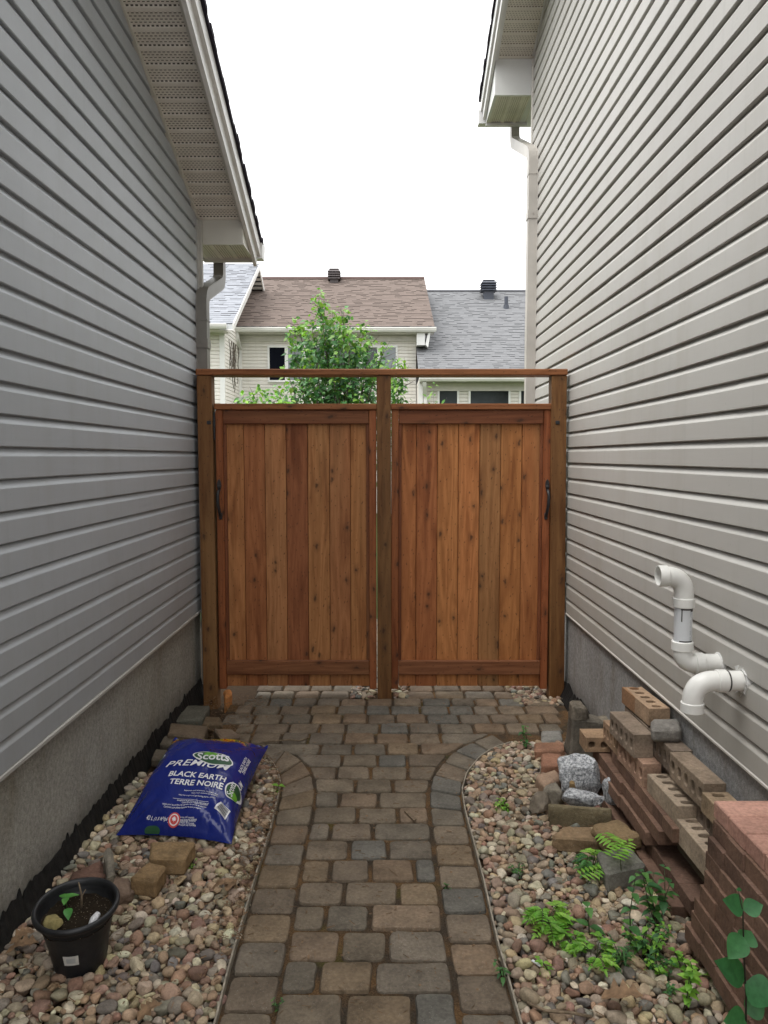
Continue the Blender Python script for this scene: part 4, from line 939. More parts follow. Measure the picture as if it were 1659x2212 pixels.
block('flagstone', [(590, 885), (760, 852), (908, 945), (700, 1000)], .11, .06, lin(128, 108, 80), 'tan flagstone overlapping the lower one beside the brick stack', 'stone', conv=c5, seed=28, bev=.010, rough=.008, sub=3)
block('paver', [(625, 1045), (840, 1020), (935, 1125), (690, 1180)], .085, .085, lin(116, 114, 106), 'grey paver among ferns nearest the camera in the rubble', 'paver', conv=c5, seed=29, bev=.012)
# concrete wedge
P0 = onz(*c5(470, 520), .01); P1 = onz(*c5(640, 500), .01)
bx0, by0, bx1 = P0[0], P0[1], P1[0] + .02
mb = MB()
vs, fs = bevbox([(bx0, by0, 0), (bx1, by0, 0), (bx1, by0 + .14, 0), (bx0 + .01, by0 + .16, 0), (bx0 + .012, by0 + .02, .225), (bx1 - .0, by0 + .02, .20), (bx1 - .0, by0 + .13, .20), (bx0 + .02, by0 + .14, .225)], .01, 1, sub=3, rough=.008, seed=40); mb.add(vs, fs, lin(104, 98, 88))
vs, fs = bevbox([(bx0 + .010, by0 + .02, .20), (bx0 + .10, by0 + .02, .20), (bx0 + .10, by0 + .13, .20), (bx0 + .016, by0 + .13, .20), (bx0 + .016, by0 + .03, .285), (bx0 + .088, by0 + .03, .275), (bx0 + .085, by0 + .12, .275), (bx0 + .022, by0 + .12, .285)], .012, 1, sub=3, rough=.006, seed=41); mb.add(vs, fs, lin(112, 104, 92))
tag(mb.build('concrete_wedge', 'rock', origin=(bx0, by0, 0), smooth=40), 'tapered dark concrete block standing at the far end of the brick pile', 'concrete block')
block('paver', [(600, 240), (720, 232), (725, 275), (605, 280)], .16, .16, lin(122, 114, 100), 'flat weathered block against the wall at the far end of the pile', 'paver', conv=c5, seed=42)
# --- red pavers stacked in courses
Rb = random.Random(77)
PVC_ = [lin(112, 87, 72), lin(107, 83, 69), lin(116, 91, 76), lin(103, 80, 67), lin(99, 77, 65)]
TOPC = [lin(170, 131, 116), lin(166, 127, 112), lin(174, 134, 120)]
brick_meshes = []
def paver_mesh(col, i, hw=.0488, bv=.0014):
    mb = MB(); vs, fs = bevbox([(0, -hw, 0), (.2, -hw, 0), (.2, hw, 0), (0, hw, 0), (0, -hw, .0488), (.2, -hw, .0488), (.2, hw, .0488), (0, hw, .0488)], bv, 1); mb.add(vs, fs, col)
    o = mb.build('brick_paver', 'brick'); me = o.data; bpy.data.objects.remove(o); return me
PM = [paver_mesh(c_, i) for i, c_ in enumerate(PVC_)]; TM = [paver_mesh(c_, i, .0475, .003) for i, c_ in enumerate(TOPC)]
def put_paver(x, y, z, me, label, group):
    o = bpy.data.objects.new('brick_paver', me); COL.objects.link(o); o.location = (x + Rb.uniform(-.0028, .0028), y, z); o.rotation_euler = (0, 0, Rb.uniform(-.002, .002)); return tag(o, label, 'paver', group)
xl = [.935, .896, .903, .908, .915, .919, .926, .932, .940, .949]; yf = [2.17, 2.18, 2.165, 2.15, 2.13, 2.12, 2.135, 2.125, 2.125, 2.14]
for L in range(10):
    k = 0; y = yf[L] - .049; cA = Rb.choice(PM)
    while y > 1.45:
        top = L == 9
        put_paver(xl[L], y, L * .0492, (Rb.choice(TM) if top else cA if Rb.random() < .75 else Rb.choice(PM)), 'pinkish red paver in the top course of the tall stack by the wall' if top else 'red brown brick paver in the tall nearest stack by the wall', 'pavers in the top course of the tall stack' if top else 'pavers in the lower courses of the tall stack'); y -= .0985; k += 1
lay = [(.915, 2.34, 3.25), (.955, 2.29, 3.25), (.930, 2.63, 3.30), (.942, 2.54, 3.32), (.958, 2.46, 3.12)]
for L, (x, ya, yb_) in enumerate(lay):
    y = ya + .049; cA = Rb.choice(PM)
    while y < yb_:
        put_paver(x - (.012 if y > 2.95 and L in (2, 3) else 0), y, L * .0492, (cA if Rb.random() < .8 else Rb.choice(PM)), 'red brick paver in the low stack beneath the cored bricks', 'pavers in the low stack under the cored bricks'); y += .0985
# --- cored bricks
def cored_mesh(L, W, H, col, n=5, seed=0, hole=True, broken=0.0, endcol=None):
    """length along Y, width X, height Z; core holes run along Z"""
    cu = bpy.data.curves.new('tmp', 'CURVE'); cu.dimensions = '2D'; cu.fill_mode = 'BOTH'; cu.extrude = H / 2 - .002; cu.bevel_depth = .002; cu.bevel_resolution = 0
    def loop(pts):
        sp = cu.splines.new('POLY'); sp.points.add(len(pts) - 1); sp.use_cyclic_u = True
        for q, (x, y) in zip(sp.points, pts): q.co = (x, y, 0, 1)
    Rz = random.Random(seed); b = broken
    e = .002; out = [(-W / 2 + e, -L / 2 + e)] + [(-W / 2 + W * t, -L / 2 + e + Rz.uniform(-.001, .002)) for t in (.3, .6)] + [(W / 2 - e, -L / 2 + e), (W / 2 - e, 0), (W / 2 - e, L / 2 - e)]
    for t in (.85, .7, .5, .3, .15): out.append((-W / 2 + W * t, L / 2 - e + (Rz.uniform(-.02, .012) if b else Rz.uniform(-.001, .001))))
    out += [(-W / 2 + e, L / 2 - e), (-W / 2 + e, 0)]
    loop(out)
    if hole:
        pitch = L / n
        for i in range(n):
            cy = -L / 2 + pitch * (i + .5); a, bb = W * .25, pitch * .30
            loop([(a * math.copysign(abs(math.cos(t)) ** .6, math.cos(t)), cy + bb * math.copysign(abs(math.sin(t)) ** .8, math.sin(t))) for t in np.linspace(0, 2 * math.pi, 15)[:-1]])
    ob = bpy.data.objects.new('tmp', cu); COL.objects.link(ob); dg = bpy.context.evaluated_depsgraph_get(); ev = ob.evaluated_get(dg); me = ev.to_mesh()
    mb = MB(); mb.add([(v.co.x, v.co.y, v.co.z + H / 2) for v in me.vertices], [tuple(p.vertices) for p in me.polygons], col)
    ev.to_mesh_clear(); bpy.data.objects.remove(ob); bpy.data.curves.remove(cu)
    if endcol:
        for i, f in enumerate(mb.f):
            if np.mean([mb.v[k][1] for k in f]) > L / 2 - .03 or (np.mean([mb.v[k][0] for k in f]) < -W / 2 + .006 and np.mean([mb.v[k][1] for k in f]) > L * .12): mb.c[i] = endcol
    return mb
def cored(P, L, W, H, z, col, label, pose='flat', yaw=0.0, seed=0, broken=0, endcol=None, n=5, tiltx=0):
    """P: (x, y) of the near-left lower corner; pose flat (holes up), edge (holes facing the path), end (holes facing the camera)"""
    mb = cored_mesh(L, W, H, col, n, seed, True, broken, endcol)
    A = np.array(mb.v)
    if pose == 'flat': A = A + (W / 2, L / 2, 0)
    elif pose == 'edge': A = np.c_[A[:, 2], A[:, 1] + L / 2, A[:, 0] + W / 2]
    else: A = np.c_[A[:, 1] + L / 2, A[:, 2], A[:, 0] + W / 2]
    if pose != 'flat': mb.f = [f[::-1] for f in mb.f]
    mb.v = [tuple(p) for p in A]
    o = mb.build('cored_brick', 'brick', smooth=30); o.location = (P[0], P[1], z); o.rotation_euler = (tiltx, 0, yaw)
    return tag(o, label, 'brick')
BK = lin(146, 130, 112); BK2 = lin(130, 115, 100); BK3 = lin(156, 140, 121); BKD = lin(112, 99, 87)
zt5 = .2465
cored((.980, 2.485), .262, .09, .066, zt5, BK3, 'tan brick with five cores up, in line behind the nearest cored brick', yaw=.035, seed=1)
cored((1.038, 2.345), .262, .09, .066, .099, lin(112, 102, 84), 'dirty cored brick on edge below the nearest cored brick', 'edge', yaw=.02, seed=2)
cored((.985, 2.245), .250, .09, .078, .19, BK3, 'nearest cored brick, cores up, touching the tall paver stack', yaw=.02, seed=3)
cored((.965, 2.775), .27, .09, .070, zt5, lin(160, 130, 110), 'orange brown cored brick on edge with debris on top', 'edge', yaw=.05, seed=4)
cored((.962, 3.055), .20, .09, .060, zt5, lin(150, 124, 100), 'thin cored brick on edge beside the half brick', 'edge', yaw=.05, seed=5)
cored((.945, 2.83), .268, .09, .078, .338, BK2, 'mossy cored brick on edge, highest on the path side', 'edge', yaw=.045, seed=6)
for i, y in enumerate((2.16, 2.42, 2.69)): cored((1.046, y), .258, .09, .070, zt5, BKD, 'dark cored brick on edge in the lower row along the wall', 'edge', seed=10 + i)['group'] = 'lower row of cored bricks along the wall'
cored((1.030, 2.395), .268, .09, .074, .338, lin(134, 118, 101), 'brick on edge along the wall with dirt on its top', 'edge', yaw=.04, seed=14)
cored((1.026, 2.14), .25, .085, .066, .338, lin(150, 130, 106), 'brick with cores up between the wall and the tall paver stack', 'flat', yaw=.02, seed=15)
cored((1.032, 2.67), .235, .09, .074, .338, BKD, 'brick on edge under the smooth grey paver', 'edge', yaw=.03, seed=16)
cored((1.030, 2.925), .262, .085, .075, .338, BK2, 'plain dark brick on edge under the broken orange brick', 'edge', yaw=.03, seed=17)
cored((1.032, 2.92), .285, .085, .070, .43, lin(156, 132, 108), 'broken cored brick with raw orange end, topmost by the wall', 'flat', yaw=.06, seed=18, broken=1, endcol=lin(146, 112, 84))
cored((.872, 3.235), .108, .066, .11, .20, lin(150, 124, 98), 'half brick with two cores facing the camera', 'end', n=2, seed=19)
block('paver', [(955, 255), (1128, 251), (1143, 315), (962, 316)], .485, .055, lin(122, 118, 112), 'smooth grey rounded paver on top of the bricks by the wall', 'paver', conv=c5, seed=50, bev=.012, rough=.001)

# ================================================================== BLUE SACK
bag_px = dict(BL=((182, 1232), .035), BR=((1075, 1300), .03), TR=((1352, 562), .14), TL=((620, 500), .155))
BC = {k: Vector(onz(*cb(*p), z)) for k, (p, z) in bag_px.items()}
def S(u, v, top=True):
    p = BC['BL'] * (1 - u) * (1 - v) + BC['BR'] * u * (1 - v) + BC['TR'] * u * v + BC['TL'] * (1 - u) * v
    cu_, cv_ = 2 * u - 1, 2 * v - 1
    # edges draw in between the corners
    ax = (BC['BR'] - BC['BL']).normalized(); ay = (BC['TL'] - BC['BL']).normalized()
    p = p - ax * (.020 * cu_ * abs(cu_) ** 3 * (1 - cv_ ** 2)) - ay * (.022 * cv_ * abs(cv_) ** 5 * (1 - cu_ ** 2))
    h = max(0, 1 - abs(cu_) ** 3.4) ** .55 * max(0, 1 - abs(cv_) ** (2.5 if cv_ < 0 else 2.8)) ** .72
    wob = .010 * mnoise.noise(Vector((u * 3.1, v * 3.7, 2))) + .005 * mnoise.noise(Vector((u * 7, v * 9, 5)))
    ed = max(abs(cu_), abs(cv_)); 
    wr = .0045 * mnoise.noise(Vector((u * 22, v * 6, 1))) * max(0, abs(cv_) - .55) / .45 + .004 * mnoise.noise(Vector((u * 6, v * 26, 4))) * max(0, abs(cu_) - .6) / .4
    # creases fanning from the near-right and far-right corners
    for cx, cyy in ((1, 0), (1, 1), (0, 0)):
        dx, dy = u - cx, v - cyy; r = math.hypot(dx * .45, dy * .75); an = math.atan2(abs(dy) * .75, abs(dx) * .45 + 1e-6)
        wr += .0055 * math.sin(an * 13 + cx * 2 + cyy) * math.exp(-((r - .13) / .09) ** 2)
    if top: return p + Vector((0, 0, .112 * h + (wob + wr) * min(1, h * 2.2)))
    return p + Vector((0, 0, -.05 * h))
NU, NV = 72, 96
SB = thing('soil_sack', tuple((BC['BL'] + BC['BR'] + BC['TL'] + BC['TR']) / 4 - Vector((0, 0, .05))), 'shiny blue plastic sack of garden soil lying on the stones', 'sack')
mb = MB(); uv = []; vs = []
for side in (True, False):
    for j in range(NV + 1):
        for i in range(NU + 1): vs.append(S(i / NU, j / NV, side)); uv.append((i / NU, j / NV))
n1 = (NU + 1) * (NV + 1); fs = []
for j in range(NV):
    for i in range(NU):
        a = j * (NU + 1) + i; fs.append((a, a + 1, a + NU + 2, a + NU + 1))
mb.add(vs, fs, off=1.0); b = len(mb.v)
mb.f += [(n1 + a[0], n1 + a[3], n1 + a[2], n1 + a[1]) for a in fs]; mb.c += [(.5,) * 3] * len(fs); mb.o += [0.0] * len(fs)
# sealed fins at both ends
for v0, dr in ((1, 1),):
    base = len(mb.v); ay = (BC['TL'] - BC['BL']).normalized() * (.02 * dr); fv = []
    for i in range(NU + 1):
        q = S(i / NU, v0); wv = Vector((0, 0, .006 * math.sin(i * .9) + .004 * mnoise.noise(Vector((i * .4, v0, 0)))))
        fv += [q, q + ay + wv]; uv += [(i / NU, v0 * .5)] * 2
    mb.add(fv, [(2 * i, 2 * i + 2, 2 * i + 3, 2 * i + 1) for i in range(NU)], off=0)
mb.uv = uv; mb.build('sack_skin', 'sack', SB, smooth=True)
# inverse map from the photograph so the print lands where it is printed
GU, GV = np.meshgrid(np.linspace(.01, .99, 121), np.linspace(.01, .99, 161)); GP = np.array([proj(S(float(u), float(v))) for u, v in zip(GU.ravel(), GV.ravel())])
def uv_at(x, y):
    q = cb(x, y); i = int(np.argmin(((GP - q) ** 2).sum(1))); return float(GU.ravel()[i]), float(GV.ravel()[i])
WU = ((BC['BR'] - BC['BL']).length + (BC['TR'] - BC['TL']).length) / 2; LV = ((BC['TL'] - BC['BL']).length + (BC['TR'] - BC['BR']).length) / 2
def onto(u, v, h):
    e = .004; p = S(u, v); n = (S(u + e, v) - S(u - e, v)).cross(S(u, v + e) - S(u, v - e)).normalized()
    if n.z < 0: n = -n
    return p + n * h
def flat_mesh(vs, fs, cell):
    bm = bmesh.new(); vv = [bm.verts.new((x, y, 0)) for x, y in vs]
    for f in fs:
        try: bm.faces.new([vv[i] for i in f])
        except ValueError: pass
    bmesh.ops.triangulate(bm, faces=bm.faces[:])
    for _ in range(4):
        es = [e for e in bm.edges if e.calc_length() > cell]
        if not es: break
        bmesh.ops.subdivide_edges(bm, edges=es, cuts=1); bmesh.ops.triangulate(bm, faces=bm.faces[:])
    bm.verts.index_update(); r = [(v.co.x, v.co.y) for v in bm.verts], [tuple(v.index for v in f.verts) for f in bm.faces]; bm.free(); return r
def text2d(s_, bold=0.0, shear=0.0, spacing=1.0):
    cu = bpy.data.curves.new('tmp', 'FONT'); cu.body = s_; cu.size = 1; cu.shear = shear; cu.offset = bold; cu.space_character = spacing; cu.resolution_u = 3
    ob = bpy.data.objects.new('tmp', cu); COL.objects.link(ob); ev = ob.evaluated_get(bpy.context.evaluated_depsgraph_get()); me = ev.to_mesh()
    vs = [(v.co.x, v.co.y) for v in me.vertices]; fs = [tuple(p.vertices) for p in me.polygons]; ev.to_mesh_clear(); bpy.data.objects.remove(ob); bpy.data.curves.remove(cu)
    xs = [v[0] for v in vs]; mnx, mxx = min(xs), max(xs); return [((x - mnx), y) for x, y in vs], fs, mxx - mnx
def place2d(mb, vs, fs, start, th, hh, cell=.008):
    vs, fs = flat_mesh(vs, fs, cell); c_, s_ = math.cos(th), math.sin(th); out = []
    for x, y in vs:
        u = start[0] + (x * c_ - y * s_) / WU; v = start[1] + (x * s_ + y * c_) / LV
        out.append(onto(min(.998, max(.002, u)), min(.998, max(.002, v)), hh))
    mb.add(out, fs)
def text(mb, s_, a, b, squash=1.0, bold=.0, shear=0.0, spacing=1.0, hh=.0022):
    """write s_ from picture point a to picture point b (baseline)"""
    ua, ub = uv_at(*a), uv_at(*b); dx, dy = (ub[0] - ua[0]) * WU, (ub[1] - ua[1]) * LV; L = math.hypot(dx, dy)
    vs, fs, W = text2d(s_, bold, shear, spacing); k = L / W; place2d(mb, [(x * k, y * k * squash) for x, y in vs], fs, ua, math.atan2(dy, dx), hh)
def oval(mb, cen, rx, ry, th, hh, n=36, wob=0.0):
    c0 = uv_at(*cen); vs = [(rx * math.cos(t) * (1 + wob * math.cos(2 * t + .6)), ry * math.sin(t) * (1 + wob * math.sin(3 * t))) for t in np.linspace(0, 2 * math.pi, n + 1)[:-1]]
    place2d(mb, vs, [tuple(range(n))], c0, th, hh)
def printed(name, mat, fn):
    m_ = MB(); fn(m_); m_.build(name, mat, SB)
LINES = [('PREMIUM', (567, 708), (1050, 742), .85, .010, .25, 1.05), ('BLACK EARTH', (585, 778), (1020, 822), 1.15, .022), ('TERRE NOIRE', (592, 834), (1000, 880), 1.15, .022), ('42 L (1.5 ft\u00b3/pi\u00b3)', (415, 1116), (590, 1126), 1.2, .012, .15)]
for s_, a, b in (('Improves soil structure, retention and', (710, 892), (965, 925)), ('Helps retain moisture and nutrients', (765, 910), (960, 934)), ('Ideal for in-ground gardening plants, shrubs', (665, 922), (950, 950)),
                 ('Am\u00e9liore la structure, la r\u00e9tention et', (655, 968), (900, 992)), ("Contribue \u00e0 retenir l'humidit\u00e9", (690, 982), (890, 1000)), ('Id\u00e9ale pour les jardins, les plantes, les arbres et arbustes', (540, 998), (880, 1022)), ('Convient aux plates-bandes et aux potagers', (552, 1012), (840, 1034)),
                 ('Garden soil company', (672, 1098), (790, 1106)), ('Postal box and address', (670, 1112), (806, 1120)), ('Mississauga, Ontario', (668, 1124), (800, 1132)), ('Product of Canada', (666, 1138), (790, 1146)), ('Produit du Canada', (666, 1152), (800, 1160))):
    LINES.append((s_, a, b, 1.0, .006))
LINES += [('BLACK EARTH', (458, 722), (372, 882), .7, .012), ('BLACK EARTH', (1140, 752), (1196, 645), .9, .014), ('TERRE NOIRE', (1168, 772), (1222, 664), .9, .014), ('PREMIUM', (1108, 985), (1162, 858), .9, .010, .2)]
for L_ in LINES: printed('lettering', 'print_white', lambda m_, L_=L_: text(m_, *L_))
ln = uv_at(625, 948); l2 = uv_at(900, 978); dx, dy = (l2[0] - ln[0]) * WU, (l2[1] - ln[1]) * LV
printed('printed_line', 'print_white', lambda m_: place2d(m_, [(0, 0), (math.hypot(dx, dy), 0), (math.hypot(dx, dy), .0012), (0, .0012)], [(0, 1, 2, 3)], ln, math.atan2(dy, dx), .002))
q0 = uv_at(1020, 1110); printed('label_patch', 'print_white', lambda m_: place2d(m_, [(0, 0), (.045, 0), (.045, .052), (0, .052)], [(0, 1, 2, 3)], q0, 1.2, .0018))
for cen, rx, ry, th, wob in (((935, 638), .088, .043, -.12, .08), ((1088, 890), .034, .050, -.35, .03), ((500, 640), .030, .022, .2, 0)):
    printed('emblem_border', 'print_white', lambda m_: oval(m_, cen, rx, ry, th, .0018, wob=wob)); printed('emblem', 'print_green', lambda m_: oval(m_, cen, rx - .006, ry - .005, th, .0026, wob=wob))
printed('emblem', 'print_green', lambda m_: oval(m_, (465, 1222), .030, .012, 0, .0024))
printed('emblem_glow', 'print_lime', lambda m_: oval(m_, (915, 612), .030, .018, -.12, .0032)); printed('emblem_glow', 'print_lime', lambda m_: oval(m_, (1085, 930), .018, .018, -.35, .0032))
printed('lettering', 'print_white', lambda m_: text(m_, 'Scotts', (800, 648), (1055, 668), 1.25, .02, 0, 1, .004)); printed('lettering', 'print_white', lambda m_: text(m_, 'Scotts', (1076, 944), (1106, 842), 1.1, .014, 0, 1, .004))
c0 = uv_at(632, 1112)
for r_, m__, hh in ((.024, 'print_red', .0024), (.019, 'print_white', .0030), (.015, 'print_red', .0036)): printed('seal_disc', m__, lambda m_: oval(m_, (632, 1112), r_, r_, 0, hh))
leafp = [(0, .011), (.002, .006), (.005, .008), (.0045, .003), (.009, .004), (.006, -.001), (.007, -.004), (.001, -.004), (0, -.010), (-.001, -.004), (-.007, -.004), (-.006, -.001), (-.009, .004), (-.0045, .003), (-.005, .008), (-.002, .006)]
printed('maple_leaf', 'print_white', lambda m_: place2d(m_, leafp, [tuple(range(16))], c0, 0, .0042))
mk = MB()
for k in range(11): place2d(mk, [(.004 + k * .0036, .006), (.004 + k * .0036 + (.0022 if k % 3 else .0012), .006), (.004 + k * .0036 + (.0022 if k % 3 else .0012), .045), (.004 + k * .0036, .045)], [(0, 1, 2, 3)], q0, 1.2, .0026)
mk.build('barcode', 'ink', SB)

# ================================================================== POT
pc = (-.885, 2.125, .012); tilt = rad(6)
PT = thing('flower_pot', pc, 'black plastic flower pot with a torn white sticker on its front', 'pot'); PT.rotation_euler = (tilt, 0, 0)
def local(mb, name, mat, parent, smooth=False):
    ob = mb.build(name, mat, None, (0, 0, 0), smooth); ob.parent = parent; return ob
mb = MB(); mb.lathe([(.0, .0), (.066, .0), (.072, .004), (.084, .08), (.099, .158), (.104, .163), (.106, .172)], 56); mb.lathe([(.104, .172), (.100, .160), (.088, .10), (.086, .095)], 56); local(mb, 'pot_body', 'pot', PT, 45)
mb = MB(); n = 56
mb.lathe([(.106, .170), (.112, .172), (.118, .178), (.119, .186), (.116, .192), (.110, .193), (.105, .188), (.104, .172)], n); local(mb, 'rim', 'pot', PT, True)
mb = MB(); Rso = random.Random(3); vs = [(0, 0, .150)]
for r_ in (.03, .06, .085, .1005): vs += [(r_ * math.cos(t), r_ * math.sin(t), .150 + .010 * mnoise.noise(Vector((r_ * 40 * math.cos(t), r_ * 40 * math.sin(t), 0)))) for t in np.linspace(0, 2 * math.pi, 41)[:-1]]
fs = [(0, 1 + k, 1 + (k + 1) % 40) for k in range(40)] + [(1 + 40 * r_ + k, 1 + 40 * (r_ + 1) + k, 1 + 40 * (r_ + 1) + (k + 1) % 40, 1 + 40 * r_ + (k + 1) % 40) for r_ in range(3) for k in range(40)]
mb.add(vs, fs); local(mb, 'soil', 'soil', PT, True)
def on_pot(a, z): 
    r_ = .0725 + (z - .004) * (.099 - .072) / .154; return (r_ * math.cos(a), r_ * math.sin(a), z)
a0 = rad(-97); mb = MB(); gr = [(on_pot(a0 + i * .06, .058 + j * .011)) for j in range(4) for i in range(9)]
mb.add(gr, [(j * 9 + i, j * 9 + i + 1, j * 9 + i + 10, j * 9 + i + 9) for j in range(3) for i in range(8)]); st = local(mb, 'sticker', 'sticker', PT)
mb = MB()
for k in range(9):
    a = a0 + .10 + k * .032; q = [np.array(on_pot(a, .066)), np.array(on_pot(a + .017, .066)), np.array(on_pot(a + .017 + .01, .083)), np.array(on_pot(a + .01, .083))]
    mb.add([tuple(p * (1.008, 1.008, 1)) for p in q], [(0, 1, 2, 3)])
ob = local(mb, 'print', 'mark', st)
def pot_pt(x, y, z): return Matrix.Rotation(tilt, 4, 'X') @ Vector((x, y, z)) + Vector(pc)
q = pot_pt(-.048, -.050, .147); rock('pot_stone', tuple(q), (.055, .050, .038), .3, 'rock', lin(150, 138, 92), 'yellowish rounded stone lying in the flower pot', 31, 3)
mb = MB(); q0_ = pot_pt(.055, -.05, .152); q1_ = pot_pt(.066, -.012, .168); mb.tube([q0_, q0_.lerp(q1_, .5) + Vector((0, 0, .004)), q1_], [.008, .011, .008], 8); tag(mb.build('plastic_scrap', 'foil', origin=tuple(q0_), smooth=True), 'small white scrap lying in the flower pot', 'scrap')

# ================================================================== PLANTS
GREENS = [(.055, .16, .045), (.07, .19, .05), (.042, .125, .045), (.09, .22, .05)]
LIME = [(.18, .38, .05), (.24, .44, .07), (.15, .34, .045)]
def leaf(mb, base, d, L, W, col, up=Vector((0, 0, 1)), droop=.25, serr=False, n=5):
    d = Vector(d).normalized(); s_ = d.cross(up)
    if s_.length < .05: s_ = d.cross(Vector((0, 1, 0)))
    s_.normalize(); nn = s_.cross(d).normalized(); base = Vector(base); mid, lf, rt = [], [], []
    for i in range(n + 1):
        t = i / n; c_ = base + d * (L * t) - Vector((0, 0, droop * L * t * t)); wd = W * .5 * (math.sin(math.pi * min(1, t ** .75)) if i < n else 0)
        if serr and i % 2: wd *= .72
        mid.append(c_); lf.append(c_ + s_ * wd + nn * wd * .28); rt.append(c_ - s_ * wd + nn * wd * .28)
    vs = mid + lf + rt; m = n + 1; fs = []
    for i in range(n): fs += [(i, i + 1, m + i + 1, m + i), (i + 1, i, 2 * m + i, 2 * m + i + 1)]
    mb.add(vs, fs, col)
def frond(mb, sb, base, d, L, W, col, pairs=8, droop=.5, cut=.9, Rf=R):
    """pinnate leaf: rachis with paired leaflets"""
    d = Vector(d).normalized(); side = d.cross(Vector((0, 0, 1))).normalized(); pts = []
    for i in range(pairs + 2):
        t = i / (pairs + 1); pts.append(Vector(base) + d * (L * t) - Vector((0, 0, droop * L * t * t)))
    sb.tube(pts, [.0012 * (1 - .7 * i / len(pts)) for i in range(len(pts))], 4, (.06, .10, .03))
    for i in range(1, pairs + 1):
        t = i / (pairs + 1); ll = W * (math.sin(math.pi * (t * .8 + .18)) ** .8) * Rf.uniform(.85, 1.1)
        for sg in (-1, 1): leaf(mb, pts[i], side * sg + d * .55 + Vector((0, 0, Rf.uniform(-.1, .15))), ll * .55, ll * .24 + .002, jit(col, .18, Rf), droop=.2, n=4, serr=True)
    leaf(mb, pts[-2], d - Vector((0, 0, droop * .8)), W * .4, W * .18, col, n=4)
def herb(name, P, label, cat, fn, group=None):
    t = thing(name, tuple(P), label, cat, group); lb, sb = MB(), MB(); fn(lb, sb, Vector(P))
    lb.build('leaves', 'leaf', t, smooth=True); sb.build('stem', 'leaf', t, smooth=True); return t
def gp(x, y, conv=c6, z=.02): return Vector(onz(*conv(x, y), z))
def ferny(n, h, wd, pal, seed, spread=1.0):
    def f(lb, sb, P):
        Rf = random.Random(seed)
        for k in range(n):
            a = k * 2.4 + Rf.uniform(-.3, .3); el = Rf.uniform(.7, 1.35); d = Vector((math.cos(a) * math.cos(el) * spread, math.sin(a) * math.cos(el) * spread, math.sin(el)))
            L = h * Rf.uniform(.4, .75); q = P + d * L; sb.tube([P + Vector((Rf.uniform(-.008, .008), Rf.uniform(-.008, .008), -.015)), P + d * L * .5 + Vector((0, 0, .01)), q], [.0016, .0013, .001], 4, (.08, .10, .04))
            for m in range(3): frond(lb, sb, P + d * L * (.6 + .2 * m), Vector((math.cos(a + m - 1), math.sin(a + m - 1), .25)), h * Rf.uniform(.4, .6), wd * Rf.uniform(.7, 1.1), Rf.choice(pal), 6, .6, Rf=Rf)
    return f
def broad(nst, h, L, W, pal, seed, pairs=3, lean=.15):
    def f(lb, sb, P):
        Rf = random.Random(seed)
        for k in range(nst):
            a = Rf.uniform(0, 6.28); hh = h * Rf.uniform(.75, 1.05); tip = P + Vector((math.cos(a) * lean * hh, math.sin(a) * lean * hh, hh)); b = P + Vector((Rf.uniform(-.02, .02) * min(1, nst - 1), Rf.uniform(-.02, .02) * min(1, nst - 1), -.015))
            m = b.lerp(tip, .5) + Vector((Rf.uniform(-.01, .01), Rf.uniform(-.01, .01), 0)); sb.tube([b, m, tip], [.0022, .0018, .001], 5, (.06, .075, .035))
            for i in range(pairs):
                t = .35 + .62 * i / max(1, pairs - 1); q = b.lerp(m, t * 2) if t < .5 else m.lerp(tip, t * 2 - 1); aa = a + i * 1.57 + Rf.uniform(-.4, .4); ls = L * Rf.uniform(.7, 1.1) * (1 - .25 * (i == pairs - 1))
                for s_ in (0, math.pi): leaf(lb, q, Vector((math.cos(aa + s_), math.sin(aa + s_), Rf.uniform(.0, .5))), ls, W * ls / L, Rf.choice(pal), droop=Rf.uniform(.2, .6))
    return f
def star(h, L, pal, seed, n=7):      # a flat fern frond held level
    def f(lb, sb, P):
        Rf = random.Random(seed); tip = P + Vector((Rf.uniform(-.02, .02), Rf.uniform(-.02, .02), h)); sb.tube([P - Vector((0, 0, .02)), P.lerp(tip, .6) + Vector((.006, 0, 0)), tip], [.0016, .0014, .001], 4, (.10, .12, .05))
        a0 = Rf.uniform(0, 6.28)
        d = Vector((math.cos(a0), math.sin(a0), .05))
        for i in range(n):
            t = i / n; q = tip + d * (L * t - L * .3); sd_ = d.cross(Vector((0, 0, 1)))
            for s_ in (-1, 1): leaf(lb, q, sd_ * s_ + d * .35, L * .42 * (1 - .6 * abs(t - .25)), L * .12, Rf.choice(pal), droop=.15, serr=True)
        leaf(lb, tip + d * L * .65, d, L * .3, L * .12, Rf.choice(pal))
    return f
herb('fern', gp(330, 590), 'bushy lime fern clump nearest the path edging on the right', 'fern', ferny(6, .11, .066, LIME, 1))
herb('fern', gp(560, 350), 'low spreading lime fern below the flagstones', 'fern', star(.045, .115, LIME, 2))
herb('fern', gp(610, 250), 'upright fern against the grey paver and flagstone', 'fern', ferny(5, .12, .06, LIME + GREENS, 3, .5))
herb('fern', gp(700, 110, z=.10), 'fern frond lying over the upper flagstone', 'fern', star(.03, .13, LIME, 5))
herb('fern', gp(780, 235, z=.085), 'pale lime fern frond over the grey paver', 'fern', star(.05, .13, LIME, 8))
herb('weed', gp(985, 570), 'dark green leafy weed with several stems by the paver stack', 'weed', broad(5, .19, .048, .025, GREENS, 4, 4, .28))
herb('weed', gp(840, 720), 'thin upright weed with small leaves in the middle of the stones', 'weed', broad(1, .24, .05, .03, GREENS, 6, 4, .05))
herb('weed', gp(915, 735), 'bushy yellow green weed clump with small round leaves', 'weed', broad(14, .085, .028, .016, LIME + GREENS, 7, 4, .8))
